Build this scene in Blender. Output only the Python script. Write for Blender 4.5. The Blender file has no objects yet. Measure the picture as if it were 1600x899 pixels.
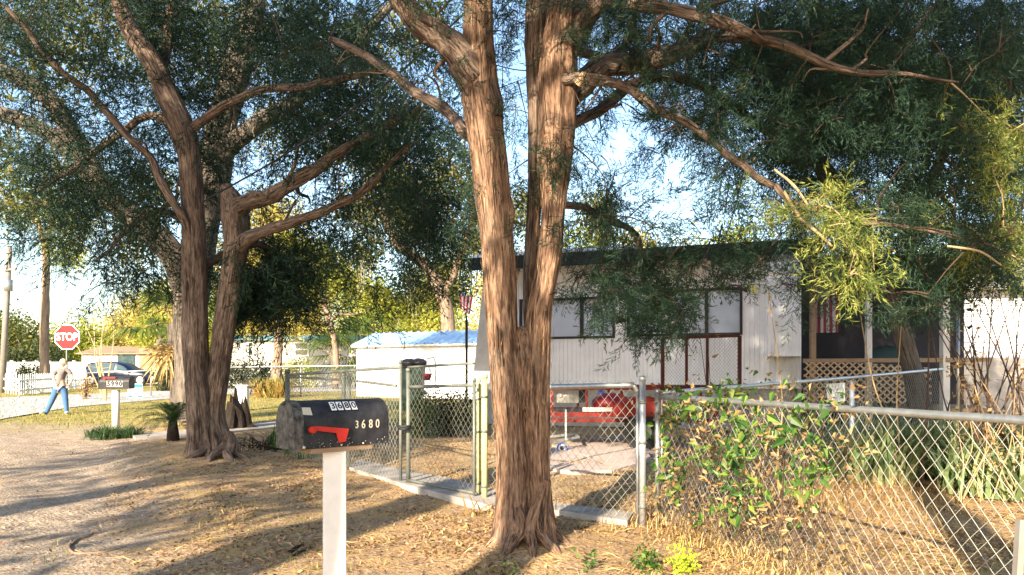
import bpy, math, random
import numpy as np
from mathutils import Vector, Matrix
R = math.radians
random.seed(7); rng = np.random.default_rng(7)
F, H = 1150.0, 1.35            # focal length in photo pixels, eye height
sc = bpy.context.scene; COL = sc.collection
# ---------------- camera, sky, sun, exposure ----------------
cam_d = bpy.data.cameras.new('camera'); cam = bpy.data.objects.new('camera', cam_d); COL.objects.link(cam)
cam.location = (0, 0, H); cam.rotation_euler = (R(90), 0, 0)
cam_d.sensor_width = 36; cam_d.lens = 36*F/1600; cam_d.shift_y = 130.5/1600
cam_d.clip_start = .05; cam_d.clip_end = 2000
sc.camera = cam
SUN_EL, SUN_AZ = 24.0, -157.0   # azimuth clockwise from +Y
w = bpy.data.worlds.new('World'); sc.world = w; w.use_nodes = True
nt = w.node_tree; bg = nt.nodes['Background']
sky = nt.nodes.new('ShaderNodeTexSky'); sky.sky_type = 'NISHITA'; sky.sun_disc = False
sky.sun_elevation = R(SUN_EL); sky.sun_rotation = R(SUN_AZ); sky.air_density = 1.2; sky.dust_density = 1.2; sky.ozone_density = 2.0
nt.links.new(sky.outputs[0], bg.inputs[0]); bg.inputs[1].default_value = .115
sun_d = bpy.data.lights.new('sun', 'SUN'); sun_d.energy = 5.0; sun_d.angle = R(.53); sun_d.color = (1, .86, .64)
sun = bpy.data.objects.new('sun', sun_d); COL.objects.link(sun)
e, a = R(SUN_EL), R(SUN_AZ)
SDIR = Vector((math.sin(a)*math.cos(e), math.cos(a)*math.cos(e), math.sin(e)))
sun.rotation_euler = (-SDIR).to_track_quat('-Z', 'Y').to_euler(); sun.location = SDIR*60
vs = sc.view_settings; vs.view_transform = 'Standard'; vs.look = 'None'; vs.gamma = 1; vs.use_curve_mapping = False
vs.exposure = 1.85
sc.render.engine = 'CYCLES'
sc.cycles.transparent_max_bounces = 8; sc.cycles.max_bounces = 5

# ---------------- pixel / ground helpers ----------------
SL, Y0 = .0115, 18.0
def tz(y): return SL*(max(Y0, min(y, 90))-Y0)
def P(px, py, Y): return Vector(((px-800)*Y/F, Y, H-(py-580)*Y/F))
def GY(py):
    Y = F*H/(py-580) if py > 580 else 1e9
    if Y > Y0: Y = F*(H+Y0*SL)/(py-580+F*SL)
    return Y
def G(px, py):
    Y = GY(py); return Vector(((px-800)*Y/F, Y, tz(Y)))
def GX(px, Y): return Vector(((px-800)*Y/F, Y, tz(Y)))
def RP(px, py, p0, n):
    d = Vector(((px-800)/F, 1, -(py-580)/F)); C = Vector((0, 0, H))
    return C + d*(n.dot(p0-C)/n.dot(d))

# ---------------- materials ----------------
class NT:
    def __init__(s, name):
        s.m = bpy.data.materials.new(name); s.m.use_nodes = True; s.t = s.m.node_tree
        s.b = s.t.nodes['Principled BSDF']
    def n(s, typ, **kw):
        x = s.t.nodes.new('ShaderNode'+typ)
        for k, v in kw.items():
            if k in x.inputs: x.inputs[k].default_value = v
            else: setattr(x, k, v)
        return x
    def l(s, a, b): s.t.links.new(a, b)
    def noise(s, vec, scale, detail=4, rough=.55):
        x = s.n('TexNoise'); x.inputs['Scale'].default_value = scale; x.inputs['Detail'].default_value = detail; x.inputs['Roughness'].default_value = rough
        if vec is not None: s.l(vec, x.inputs['Vector'])
        return x.outputs[0]
    def ramp(s, fac, stops):
        x = s.n('ValToRGB'); s.l(fac, x.inputs[0]); r = x.color_ramp
        while len(r.elements) > 1: r.elements.remove(r.elements[-1])
        r.elements[0].position = stops[0][0]; r.elements[0].color = (*stops[0][1], 1)
        for p, c in stops[1:]:
            q = r.elements.new(p); q.color = (*c, 1)
        return x.outputs[0]
    def mix(s, fac, a, b, mode='MIX'):
        x = s.n('MixRGB', blend_type=mode)
        for i, v in ((0, fac), (1, a), (2, b)):
            if hasattr(v, 'is_linked'): s.l(v, x.inputs[i])
            elif i: x.inputs[i].default_value = (*v, 1)
            else: x.inputs[0].default_value = v
        return x.outputs[0]
    def math(s, op, a, b=0.):
        x = s.n('Math', operation=op)
        for i, v in ((0, a), (1, b)):
            if hasattr(v, 'is_linked'): s.l(v, x.inputs[i])
            else: x.inputs[i].default_value = v
        return x.outputs[0]
    def bump(s, h, dist=.01, strength=1.):
        x = s.n('Bump'); x.inputs['Distance'].default_value = dist; x.inputs['Strength'].default_value = strength
        s.l(h, x.inputs['Height']); s.l(x.outputs[0], s.b.inputs['Normal'])
    def col(s, c): s.l(c, s.b.inputs['Base Color'])
    def pos(s): return s.n('NewGeometry').outputs['Position']
    def scaled(s, vec, sx, sy, sz):
        x = s.n('Mapping'); x.inputs['Scale'].default_value = (sx, sy, sz); s.l(vec, x.inputs[0]); return x.outputs[0]
def lin(r, g, b): return tuple((v/255/12.92 if v/255 <= .04045 else ((v/255+.055)/1.055)**2.4) for v in (r, g, b))
def simple(name, c, rough=.6, var=.25, scale=6, metal=0, bump=0, bscale=40, dark=.6):
    k = NT(name); p = k.pos()
    c2 = tuple(v*dark for v in c)
    n1 = k.noise(p, scale, 6, .65)
    f = k.math('MULTIPLY', k.ramp(n1, [(.35, (0, 0, 0)), (.7, (1, 1, 1))]), var*2)
    k.col(k.mix(f, c, c2)); k.b.inputs['Roughness'].default_value = rough; k.b.inputs['Metallic'].default_value = metal; k.b.inputs['Specular IOR Level'].default_value = .18
    if bump: k.bump(k.noise(p, bscale, 4), bump)
    return k.m
def bark(name, stops, vscale=9, bdist=.02, lich=None):
    k = NT(name); at = k.n('Attribute', attribute_name='bark').outputs['Vector']
    s1 = k.scaled(at, vscale, vscale, vscale*.17)
    n1 = k.noise(s1, 3.0, 8, .68)
    n2 = k.noise(k.scaled(at, 2.2, 2.2, .9), 1.6, 4, .6)
    n3 = k.noise(k.scaled(at, vscale*3, vscale*3, vscale*.22), 3.0, 6, .7)
    f = k.math('ADD', k.math('MULTIPLY', n1, .42), k.math('ADD', k.math('MULTIPLY', n2, .22), k.math('MULTIPLY', n3, .4)))
    c = k.ramp(f, stops)
    crack = k.noise(k.scaled(at, vscale*1.3, vscale*1.3, vscale*.05), 4.0, 3, .6)
    c = k.mix(k.ramp(crack, [(.36, (.85, .85, .85)), (.43, (0, 0, 0))]), c, stops[0][1])
    if lich:
        n4 = k.noise(k.scaled(at, 2.5, 2.5, 1.5), 2.2, 6, .7)
        c = k.mix(k.ramp(n4, [(.52, (0, 0, 0)), (.66, (.32, .32, .32))]), c, k.mix(n1, (.05, .04, .03), tuple(v*1.7 for v in lich)))
    k.col(c); k.b.inputs['Roughness'].default_value = .9; k.b.inputs['Specular IOR Level'].default_value = .15
    h = k.math('ADD', k.math('ADD', n1, k.math('MULTIPLY', n3, .8)), k.math('MULTIPLY', k.ramp(crack, [(.36, (0, 0, 0)), (.43, (1, 1, 1))]), .35)); k.bump(h, bdist, 1.)
    return k.m
def leaf(name, c1, c2, c3, trans=.35, scale=1.2, rough=.6):
    k = NT(name); p = k.pos()
    at = k.n('Attribute', attribute_name='tint').outputs['Fac']
    n1 = k.noise(p, scale, 3, .6)
    f = k.math('ADD', k.math('MULTIPLY', n1, .6), k.math('MULTIPLY', at, .45))
    c = k.ramp(f, [(.2, c1), (.5, c2), (.85, c3)])
    k.col(c); k.b.inputs['Roughness'].default_value = rough; k.b.inputs['Specular IOR Level'].default_value = .25
    tr = k.n('BsdfTranslucent'); k.l(k.mix(1., c, (1.25, 1.15, .55), 'MULTIPLY'), tr.inputs[0])
    mx = k.n('MixShader'); mx.inputs[0].default_value = trans
    k.l(k.b.outputs[0], mx.inputs[1]); k.l(tr.outputs[0], mx.inputs[2]); k.l(mx.outputs[0], k.t.nodes['Material Output'].inputs[0])
    return k.m

M = {}
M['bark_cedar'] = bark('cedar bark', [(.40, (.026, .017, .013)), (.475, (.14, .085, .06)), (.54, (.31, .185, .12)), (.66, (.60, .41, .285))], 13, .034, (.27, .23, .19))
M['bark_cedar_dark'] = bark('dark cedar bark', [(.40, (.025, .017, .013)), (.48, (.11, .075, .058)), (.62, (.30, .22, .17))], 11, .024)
M['bark_oak'] = bark('oak bark', [(.35, (.03, .025, .022)), (.5, (.11, .09, .075)), (.68, (.26, .21, .17))], 7, .03, (.2, .19, .15))
M['bark_far'] = bark('far bark', [(.35, (.1, .07, .05)), (.6, (.3, .22, .16))], 5, .02)
M['bark_cut'] = simple('cut wood', (.5, .33, .2), .8, .3, 20)
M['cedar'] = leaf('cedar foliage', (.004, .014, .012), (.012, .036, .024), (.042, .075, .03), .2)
M['cedar_gold'] = leaf('golden cedar foliage', (.02, .055, .02), (.14, .19, .04), (.50, .46, .14), .35, 5)  # cedar green with sunlight painted in; also serves the truly yellow twig leaves
M['oak'] = leaf('oak leaves', (.018, .034, .012), (.06, .085, .022), (.30, .26, .07), .4, .5)
M['oak_dark'] = leaf('dark oak leaves', (.008, .018, .009), (.02, .038, .015), (.10, .11, .03), .3, .7)
M['far_green'] = leaf('far leaves', (.08, .12, .02), (.28, .32, .05), (.60, .54, .12), .45, .25)
M['far_warm'] = leaf('far warm leaves', (.16, .16, .04), (.46, .40, .11), (.70, .58, .26), .45, .3)
M['moss'] = leaf('spanish moss', (.10, .09, .07), (.2, .18, .13), (.34, .30, .2), .3, 2)
M['palm'] = leaf('palm frond', (.03, .07, .02), (.07, .13, .03), (.22, .24, .06), .35, 2)
M['palm_dry'] = leaf('dry palm frond', (.2, .13, .06), (.36, .25, .11), (.5, .38, .18), .3, 2)
M['sago'] = leaf('sago frond', (.012, .035, .015), (.03, .07, .025), (.09, .14, .04), .2, 3)
M['vine'] = leaf('vine leaves', (.012, .04, .010), (.04, .11, .018), (.24, .30, .06), .35, 5, .4)
M['dry'] = leaf('dry weeds', (.14, .08, .03), (.3, .19, .08), (.52, .37, .18), .3, 4)
M['litter'] = leaf('leaf litter', (.035, .02, .013), (.22, .115, .06), (.62, .42, .24), .15, 3)
M['straw'] = leaf('straw litter', (.24, .15, .05), (.54, .37, .15), (.78, .60, .30), .2, 3)
M['grass'] = leaf('grass blades', (.08, .10, .02), (.20, .21, .045), (.46, .40, .14), .35, 2)
M['yucca'] = leaf('grey green blades', (.04, .085, .035), (.15, .21, .085), (.46, .46, .24), .2, 3)
M['neon'] = leaf('bright weed', (.25, .38, .02), (.42, .55, .03), (.6, .62, .08), .4, 5)
M['twig'] = simple('twig', (.085, .055, .04), .9, .4, 15)
M['twig_pale'] = simple('pale twig', (.42, .30, .17), .9, .4, 15)
M['galv'] = simple('galvanised steel', (.42, .43, .43), .42, .35, 20, .75)
M['galv_dull'] = simple('dull weathered steel', (.17, .18, .16), .6, .4, 20, .4)
M['galv_bright'] = simple('bright steel', (.6, .62, .65), .38, .3, 20, .7)
M['algae'] = simple('algae stained post', (.50, .48, .24), .7, .35, 12)
M['wire'] = simple('fence wire', (.38, .37, .33), .5, .4, 9, .5)
M['wire_dark'] = simple('dull fence wire', (.2, .2, .17), .6, .4, 9, .4)
M['black_metal'] = simple('black painted metal', (.012, .012, .014), .42, .5, 14, 0, .0015, 120, 3.4)
M['black'] = simple('black plastic', (.02, .02, .022), .5, .2, 10)
M['mail_edge'] = simple('worn mailbox door', (.13, .12, .11), .6, .6, 35, .2, .001, 120, .2)
M['red_flag'] = simple('red flag paint', (.48, .03, .022), .5, .2, 30)
M['white_vinyl'] = simple('white vinyl post', (.74, .70, .67), .5, .32, 7, 0, 0, 40, .72)
M['white'] = simple('white paint', (.8, .8, .8), .6, .12, 3)
M['white_old'] = simple('old white paint', (.64, .6, .55), .7, .3, 3)
M['cream'] = simple('faded cream lettering', (.55, .5, .4), .7, .5, 200)
M['siding'] = simple('white ribbed metal siding', (.79, .78, .80), .5, .22, 1.5)
M['fascia'] = simple('dark fascia', (.02, .022, .03), .6, .3, 2)
M['dark_frame'] = simple('dark window frame', (.03, .03, .035), .5, .2, 5)
M['skirt'] = simple('grey skirting', (.35, .33, .3), .8, .4, 2)
M['glass'] = NT('window glass').m
M['blind'] = simple('white blinds', (.86, .87, .9), .6, .15, 2)
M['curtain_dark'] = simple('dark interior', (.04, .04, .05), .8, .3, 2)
M['red_paint'] = simple('red trailer paint', (.17, .016, .011), .5, .3, 6)
M['rust_red'] = simple('dull red steel', (.075, .018, .014), .6, .5, 12)
M['red_plastic'] = simple('red plastic', (.24, .018, .024), .35, .1, 5)
M['concrete'] = simple('concrete', (.38, .34, .31), .9, .5, 4, 0, .008, 22)
M['concrete_pink'] = simple('worn patio slabs', (.45, .36, .32), .9, .3, 3, 0, .004, 40)
M['lattice'] = simple('tan lattice wood', (.45, .32, .2), .8, .35, 5)
M['wood'] = simple('weathered wood', (.3, .2, .13), .85, .4, 6)
M['wood_dark'] = simple('dark rotten wood', (.03, .022, .018), .95, .5, 12, 0, .02, 20)
M['pole_wood'] = simple('utility pole wood', (.22, .2, .18), .9, .3, 5)
M['tyre'] = simple('tyre rubber', (.02, .02, .02), .85, .2, 5)
M['rim'] = simple('silver rim', (.3, .31, .33), .35, .1, 5, .7)
M['van_paint'] = simple('dark blue van paint', (.006, .010, .03), .3, .1, 1)
M['sign_red'] = simple('sign red', (.40, .012, .015), .4, .12, 4)
M['sign_white'] = simple('sign white', (.82, .82, .82), .45, .05, 4)
M['blue'] = simple('blue', (.04, .12, .5), .5, .1, 4)
M['flag_blue'] = simple('flag blue', (.02, .03, .14), .8, .1, 4)
M['flag_red'] = simple('flag red', (.62, .02, .06), .8, .1, 4)
M['flag_red_dull'] = simple('faded flag red', (.22, .04, .05), .8, .2, 4)
M['flag_white'] = simple('flag white', (.85, .84, .84), .8, .1, 4)
M['flag_white_dull'] = simple('dingy flag white', (.4, .37, .38), .8, .2, 4)
M['green_plastic'] = simple('dark green bin', (.03, .05, .045), .5, .2, 4)
M['bag'] = simple('black bin bag', (.03, .03, .035), .25, .2, 10, 0, .02, 14)
M['roof_blue'] = simple('pale blue roof metal', (.30, .46, .66), .35, .15, 1, .2)
M['teal'] = simple('teal roof edge', (.16, .3, .32), .6, .2, 1)
M['skin'] = simple('skin', (.6, .36, .26), .6, .1, 6)
M['hair'] = simple('fair hair', (.62, .5, .33), .7, .2, 30)
M['tee'] = simple('grey tee shirt', (.17, .15, .15), .9, .25, 8)
M['jeans'] = simple('blue jeans', (.07, .15, .30), .9, .3, 9)
M['shoe'] = simple('pale shoes', (.6, .57, .55), .7, .1, 8)
M['teal_sign'] = simple('teal sign print', (.02, .32, .36), .5, .05, 3)
gt_ = M['glass'].node_tree; g = gt_.nodes['Principled BSDF']
g.inputs['Base Color'].default_value = (.02, .03, .04, 1); g.inputs['Roughness'].default_value = .04
tb_ = gt_.nodes.new('ShaderNodeBsdfTransparent'); tb_.inputs[0].default_value = (.95, .97, 1, 1); mx_ = gt_.nodes.new('ShaderNodeMixShader'); mx_.inputs[0].default_value = .93
gt_.links.new(g.outputs[0], mx_.inputs[1]); gt_.links.new(tb_.outputs[0], mx_.inputs[2]); gt_.links.new(mx_.outputs[0], gt_.nodes['Material Output'].inputs[0])
k = NT('tinted car glass'); k.b.inputs['Base Color'].default_value = (.03, .06, .07, 1); k.b.inputs['Roughness'].default_value = .06; M['car_glass'] = k.m

# ---------------- mesh building ----------------
class MB:
    def __init__(s): s.v = []; s.f = []; s.mi = []; s.att = None; s.cur = 0
    def add(s, vs, fs):
        o = len(s.v); s.v += [tuple(q) for q in vs]; s.f += [tuple(i+o for i in f) for f in fs]; s.mi += [s.cur]*len(fs); return s
    def box(s, c, size, rot=0., tilt=None):
        x, y, z = (q/2 for q in size); mt = Matrix.Rotation(rot, 3, 'Z')
        if tilt is not None: mt = mt @ tilt
        c = Vector(c)
        vs = [c + mt @ Vector((i*x, j*y, l*z)) for i in (-1, 1) for j in (-1, 1) for l in (-1, 1)]
        return s.add(vs, [(0, 1, 3, 2), (4, 6, 7, 5), (0, 4, 5, 1), (2, 3, 7, 6), (0, 2, 6, 4), (1, 5, 7, 3)])
    def beam(s, a, b, wx, wz=None, up=(0, 0, 1)):
        a, b = Vector(a), Vector(b); wz = wz or wx; d = (b-a).normalized(); up = Vector(up)
        if abs(d.dot(up)) > .98: up = Vector((1, 0, 0))
        x = d.cross(up).normalized()*wx/2; z = x.cross(d).normalized()*wz/2
        vs = [p+i*x+j*z for p in (a, b) for i, j in ((-1, -1), (1, -1), (1, 1), (-1, 1))]
        return s.add(vs, [(3, 2, 1, 0), (4, 5, 6, 7), (0, 1, 5, 4), (1, 2, 6, 5), (2, 3, 7, 6), (3, 0, 4, 7)])
    def slab(s, quad, n, th):
        """quad of 4 points extruded by n*th"""
        q = [Vector(p) for p in quad]; n = Vector(n).normalized()*th; m = len(q)
        vs = q+[p+n for p in q]
        fs = [tuple(range(m))[::-1], tuple(range(m, 2*m))]+[(i, (i+1) % m, m+(i+1) % m, m+i) for i in range(m)]
        return s.add(vs, fs)
    def cyl(s, a, b, r, r2=None, n=12): return s.tube([a, b], [r, r if r2 is None else r2], n)
    def tube(s, pts, rad, n=8, cap=True):
        pts = [Vector(p) for p in pts]; o = len(s.v); m = len(pts); x = None; vs = []
        for i, p in enumerate(pts):
            d = (pts[min(i+1, m-1)]-pts[max(i-1, 0)]).normalized()
            if x is None: x = d.orthogonal().normalized()
            x = (x-d*x.dot(d)).normalized(); y = d.cross(x)
            r = rad[i] if hasattr(rad, '__len__') else rad
            vs += [p+(x*math.cos(2*math.pi*k/n)+y*math.sin(2*math.pi*k/n))*r for k in range(n)]
        fs = [(i*n+k, i*n+(k+1) % n, (i+1)*n+(k+1) % n, (i+1)*n+k) for i in range(m-1) for k in range(n)]
        if cap: fs += [tuple(range(n))[::-1], tuple(range((m-1)*n, m*n))]
        return s.add(vs, fs)
    def sphere(s, c, r, sx=1, sy=1, sz=1, n=10, jit=0):
        c = Vector(c); vs = []; fs = []
        for i in range(n+1):
            th = math.pi*i/n
            for k in range(n*2):
                ph = math.pi*k/n; q = r*(1+random.uniform(-jit, jit))
                vs.append(c+Vector((sx*q*math.sin(th)*math.cos(ph), sy*q*math.sin(th)*math.sin(ph), sz*q*math.cos(th))))
        for i in range(n):
            for k in range(2*n): fs.append((i*2*n+k, (i+1)*2*n+k, (i+1)*2*n+(k+1) % (2*n), i*2*n+(k+1) % (2*n)))
        return s.add(vs, fs)
ORG = {}
def prop(o, label=None, cat=None, group=None, kind=None):
    if label: o['label'] = label
    if cat: o['category'] = cat
    if group: o['group'] = group
    if kind: o['kind'] = kind
    return o
def thing(name, loc, label, cat, group=None):
    o = bpy.data.objects.new(name, None); COL.objects.link(o); o.location = loc; o.empty_display_size = .2
    ORG[o.name] = Vector(loc); return prop(o, label, cat, group)
def link(name, me, mats, parent, org, smooth):
    for q in (mats if isinstance(mats, (list, tuple)) else [mats]): me.materials.append(M[q] if isinstance(q, str) else q)
    o = bpy.data.objects.new(name, me); COL.objects.link(o)
    if parent is not None:
        o.parent = parent; ORG[o.name] = org
        if parent.type == 'MESH': pass
    else: o.location = org; ORG[o.name] = org
    if smooth: me.polygons.foreach_set('use_smooth', [True]*len(me.polygons))
    return o
def obj(name, mb, mats, parent=None, smooth=False, org=None, label=None):
    org = ORG[parent.name] if parent is not None else Vector(org if org is not None else mb.v[0])
    me = bpy.data.meshes.new(name)
    me.from_pydata([(q[0]-org[0], q[1]-org[1], q[2]-org[2]) for q in mb.v], [], mb.f)
    if len(set(mb.mi)) > 1: me.polygons.foreach_set('material_index', mb.mi)
    me.update()
    o = link(name, me, mats, parent, org, smooth)
    if label: o['label'] = label
    return o
def tris_obj(name, V, mat, parent=None, org=(0, 0, 0), tint=None):
    """V: (n,k,3) separate polygons with k corners"""
    org = ORG[parent.name] if parent is not None else Vector(org)
    n, kk = V.shape[:2]; me = bpy.data.meshes.new(name)
    co = (V.reshape(-1, 3)-np.array(org)).astype(np.float32)
    me.vertices.add(n*kk); me.vertices.foreach_set('co', co.ravel())
    me.loops.add(n*kk); me.loops.foreach_set('vertex_index', np.arange(n*kk, dtype=np.int32))
    me.polygons.add(n); me.polygons.foreach_set('loop_start', np.arange(0, n*kk, kk, dtype=np.int32))
    me.polygons.foreach_set('loop_total', np.full(n, kk, dtype=np.int32))
    if tint is None: tint = rng.random(n)
    at = me.attributes.new('tint', 'FLOAT', 'FACE'); at.data.foreach_set('value', tint.astype(np.float32))
    me.update(); me.validate()
    return link(name, me, mat, parent, org, False)
def text_mesh(name, s, size, mat, origin, xdir, updir, parent, extrude=.001, cx=True, bold=0., sx=1.):
    cu = bpy.data.curves.new(name, 'FONT'); cu.body = s; cu.size = size; cu.extrude = extrude; cu.offset = bold
    if cx: cu.align_x = 'CENTER'; cu.align_y = 'CENTER'
    t = bpy.data.objects.new(name, cu); COL.objects.link(t); bpy.context.view_layer.update()
    me = bpy.data.meshes.new_from_object(t.evaluated_get(bpy.context.evaluated_depsgraph_get()))
    bpy.data.objects.remove(t); bpy.data.curves.remove(cu)
    x = Vector(xdir).normalized(); u = Vector(updir); u = (u-x*u.dot(x)).normalized(); z = x.cross(u)
    org = ORG[parent.name]
    m4 = Matrix(((x[0]*sx, u[0], z[0], origin[0]-org[0]), (x[1]*sx, u[1], z[1], origin[1]-org[1]), (x[2]*sx, u[2], z[2], origin[2]-org[2]), (0, 0, 0, 1)))
    me.transform(m4); me.materials.clear()
    return link(name, me, mat, parent, org, False)
def smooth_path(pts, rad, sub=6):
    """Catmull-Rom through pts"""
    p = [np.array(q, float) for q in pts]; p = [2*p[0]-p[1]]+p+[2*p[-1]-p[-2]]
    out = []; rr = []
    for i in range(1, len(p)-2):
        for k in range(sub):
            t = k/sub
            out.append(.5*((2*p[i])+(-p[i-1]+p[i+1])*t+(2*p[i-1]-5*p[i]+4*p[i+1]-p[i+2])*t*t+(-p[i-1]+3*p[i]-3*p[i+1]+p[i+2])*t**3))
            rr.append(rad[i-1]*(1-t)+rad[i]*t)
    out.append(p[-2]); rr.append(rad[-1])
    return np.array(out), np.array(rr)
class Wood:
    """tubes with bark coordinates and lumpy, ridged outline"""
    def __init__(s): s.V = []; s.A = []; s.Fc = []; s.n = 0
    def limb(s, pts, rad, n=10, lump=.08, sub=6, ridge=.0, flare=None, knots=0, wig=0.):
        c, r = smooth_path(pts, rad, sub); m = len(c)
        if wig:
            s_ = np.linspace(0, 1, m)[:, None]; Lt = np.linalg.norm(np.diff(c, axis=0), axis=1).sum()
            for f_ in (5, 9, 17): c = c+wig*Lt/f_*np.sin(s_*f_*2.7+rng.uniform(0, 6.28, 3))*rng.uniform(.5, 1, 3)*np.minimum(1, s_*6)
            r = r*(1+.10*np.sin(np.arange(m)*1.9+rng.uniform(0, 6))*(rng.random(m)))
        kn = [(rng.uniform(.1, .95), rng.uniform(0, 6.28), rng.uniform(.1, .32), rng.uniform(.35, .7)) for _ in range(knots)]
        T = np.gradient(c, axis=0); T /= np.linalg.norm(T, axis=1)[:, None]
        L = np.concatenate([[0], np.cumsum(np.linalg.norm(np.diff(c, axis=0), axis=1))])
        x = np.cross(T[0], [.3, 1, .2]); x /= np.linalg.norm(x)
        th = np.arange(n)*2*np.pi/n; ph = rng.random(8)*6.28
        V = np.zeros((m, n, 3)); A = np.zeros((m, n, 3))
        for i in range(m):
            x = x-T[i]*x.dot(T[i]); x /= np.linalg.norm(x); y = np.cross(T[i], x)
            l = L[i]
            q = 1+lump*(.6*np.sin(2*th+ph[0]+l*1.3)+.5*np.sin(3*th+ph[1]-l*2.1)+.4*np.sin(5*th+ph[2]+l*3.7)+.5*math.sin(l*4.3/max(r[0], .05)*.25+ph[3]))
            if ridge: q += ridge*(np.abs(np.sin(4*th+ph[4]+.5*math.sin(l*1.7)))-.5+.5*(np.abs(np.sin(7*th+ph[5]+.4*math.sin(l*2.9)))-.5))
            if flare:
                fl = flare[0]*math.exp(-l/flare[1]); q += fl*(.55+.75*np.maximum(0, np.sin(3*th+ph[6]))**1.5+.5*np.maximum(0, np.sin(5*th+ph[7]))**2)
            for kl, ka, kam, kw in kn:
                da = (th-ka+np.pi) % (2*np.pi)-np.pi; dl = (l-kl*L[-1])/(r[i]*kw*1.4); q = q+kam*np.exp(-(da/kw)**2-dl*dl)-kam*.8*np.exp(-(da/kw*2.6)**2-(dl*2.6)**2)
            rr = r[i]*q
            V[i] = c[i]+np.outer(np.cos(th)*rr, x)+np.outer(np.sin(th)*rr, y)
            A[i, :, 0] = np.cos(th)*r[i]; A[i, :, 1] = np.sin(th)*r[i]; A[i, :, 2] = l+ph[0]*3
        idx = np.arange(m*n).reshape(m, n)+s.n; nx = np.roll(idx, -1, 1)
        s.Fc.append(np.stack([idx[:-1], nx[:-1], nx[1:], idx[1:]], -1).reshape(-1, 4))
        s.V.append(V.reshape(-1, 3)); s.A.append(A.reshape(-1, 3)); s.n += m*n
        for e_ in (0, m-1):          # close both ends with a fan of quads round a centre vertex
            s.V.append(V[e_].mean(0)[None]); s.A.append(A[e_].mean(0)[None]); r_ = idx[e_]; q_ = np.roll(r_, -1); o_ = np.full(n, s.n)
            s.Fc.append(np.stack([r_[::2], q_[::2], np.roll(q_, -1)[::2] if n % 2 == 0 else q_[::2], o_[::2]], -1)); s.n += 1
        return c
    def build(s, name, mat, parent):
        V = np.concatenate(s.V); A = np.concatenate(s.A); Fc = np.concatenate(s.Fc)
        org = ORG[parent.name]; me = bpy.data.meshes.new(name); nf = len(Fc)
        me.vertices.add(len(V)); me.vertices.foreach_set('co', (V-np.array(org)).astype(np.float32).ravel())
        me.loops.add(nf*4); me.loops.foreach_set('vertex_index', Fc.astype(np.int32).ravel())
        me.polygons.add(nf); me.polygons.foreach_set('loop_start', np.arange(0, nf*4, 4, dtype=np.int32)); me.polygons.foreach_set('loop_total', np.full(nf, 4, dtype=np.int32))
        at = me.attributes.new('bark', 'FLOAT_VECTOR', 'POINT'); at.data.foreach_set('vector', A.astype(np.float32).ravel())
        me.update(); me.validate()
        return link(name, me, mat, parent, org, True)

# ---------------- foliage templates (triangles) ----------------
def norm(a): return a/np.maximum(np.linalg.norm(a, axis=-1, keepdims=True), 1e-9)
def tri_strip(p, d, L, w, side):
    return [p-side*w, p+side*w, p+d*L]
def spray_template(nside=11, nl=6, L=.26):
    T = []
    T.append(tri_strip(np.zeros(3), np.array([1., 0, 0]), L, .002, np.array([0, 1., 0])))
    for i in range(nside):
        t = (i+.5)/nside; p = np.array([t*L, 0, -.03*t*t])
        sg = 1 if i % 2 else -1; an = R(rng.uniform(30, 60)); ro = rng.uniform(-.7, .7)
        d = np.array([math.cos(an), sg*math.sin(an)*math.cos(ro), math.sin(an)*math.sin(ro)])
        l = L*.42*(1-.55*t)*rng.uniform(.7, 1.2); s = np.cross(d, [0, 0, 1.]); s /= np.linalg.norm(s)
        T.append(tri_strip(p, d, l, .0022, s))
        for j in range(nl):
            q = p+d*l*(.2+.8*j/nl); s2 = 1 if j % 2 else -1
            dd = norm(d+s*s2*rng.uniform(.3, .9)+rng.normal(0, .25, 3)); ss = norm(np.cross(dd, rng.normal(0, 1, 3)))
            T.append(tri_strip(q, dd, rng.uniform(.02, .042), .0032, ss))
    return np.array(T)
def leaf_template(n=16, rad=.22, size=.07):
    T = []
    for i in range(n):
        c = rng.normal(0, rad*.5, 3); d = norm(rng.normal(0, 1, 3)); s = norm(np.cross(d, rng.normal(0, 1, 3)))
        L = size*rng.uniform(.6, 1.3)
        T.append([c, c+d*L*.5+s*L*.28, c+d*L, c+d*L*.5-s*L*.28])
    return np.array(T)
SPR = [spray_template() for _ in range(6)]
SPR_L = [spray_template(7, 4) for _ in range(5)]
LEAF = [leaf_template() for _ in range(6)]
def inst(templates, pos, dirs, scale):
    out = []; n = len(pos); ch = rng.integers(0, len(templates), n)
    D = norm(dirs); rnd = rng.normal(0, 1, (n, 3)); Yx = norm(np.cross(D, rnd)); Z = np.cross(D, Yx)
    for k, T in enumerate(templates):
        m = ch == k
        if not m.any(): continue
        Rm = np.stack([D[m], Yx[m], Z[m]], -1)        # columns
        V = np.einsum('nij,tkj->ntki', Rm, T)*scale[m][:, None, None, None]+pos[m][:, None, None, :]
        out.append(V.reshape(-1, T.shape[1], 3))
    return np.concatenate(out)
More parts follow.
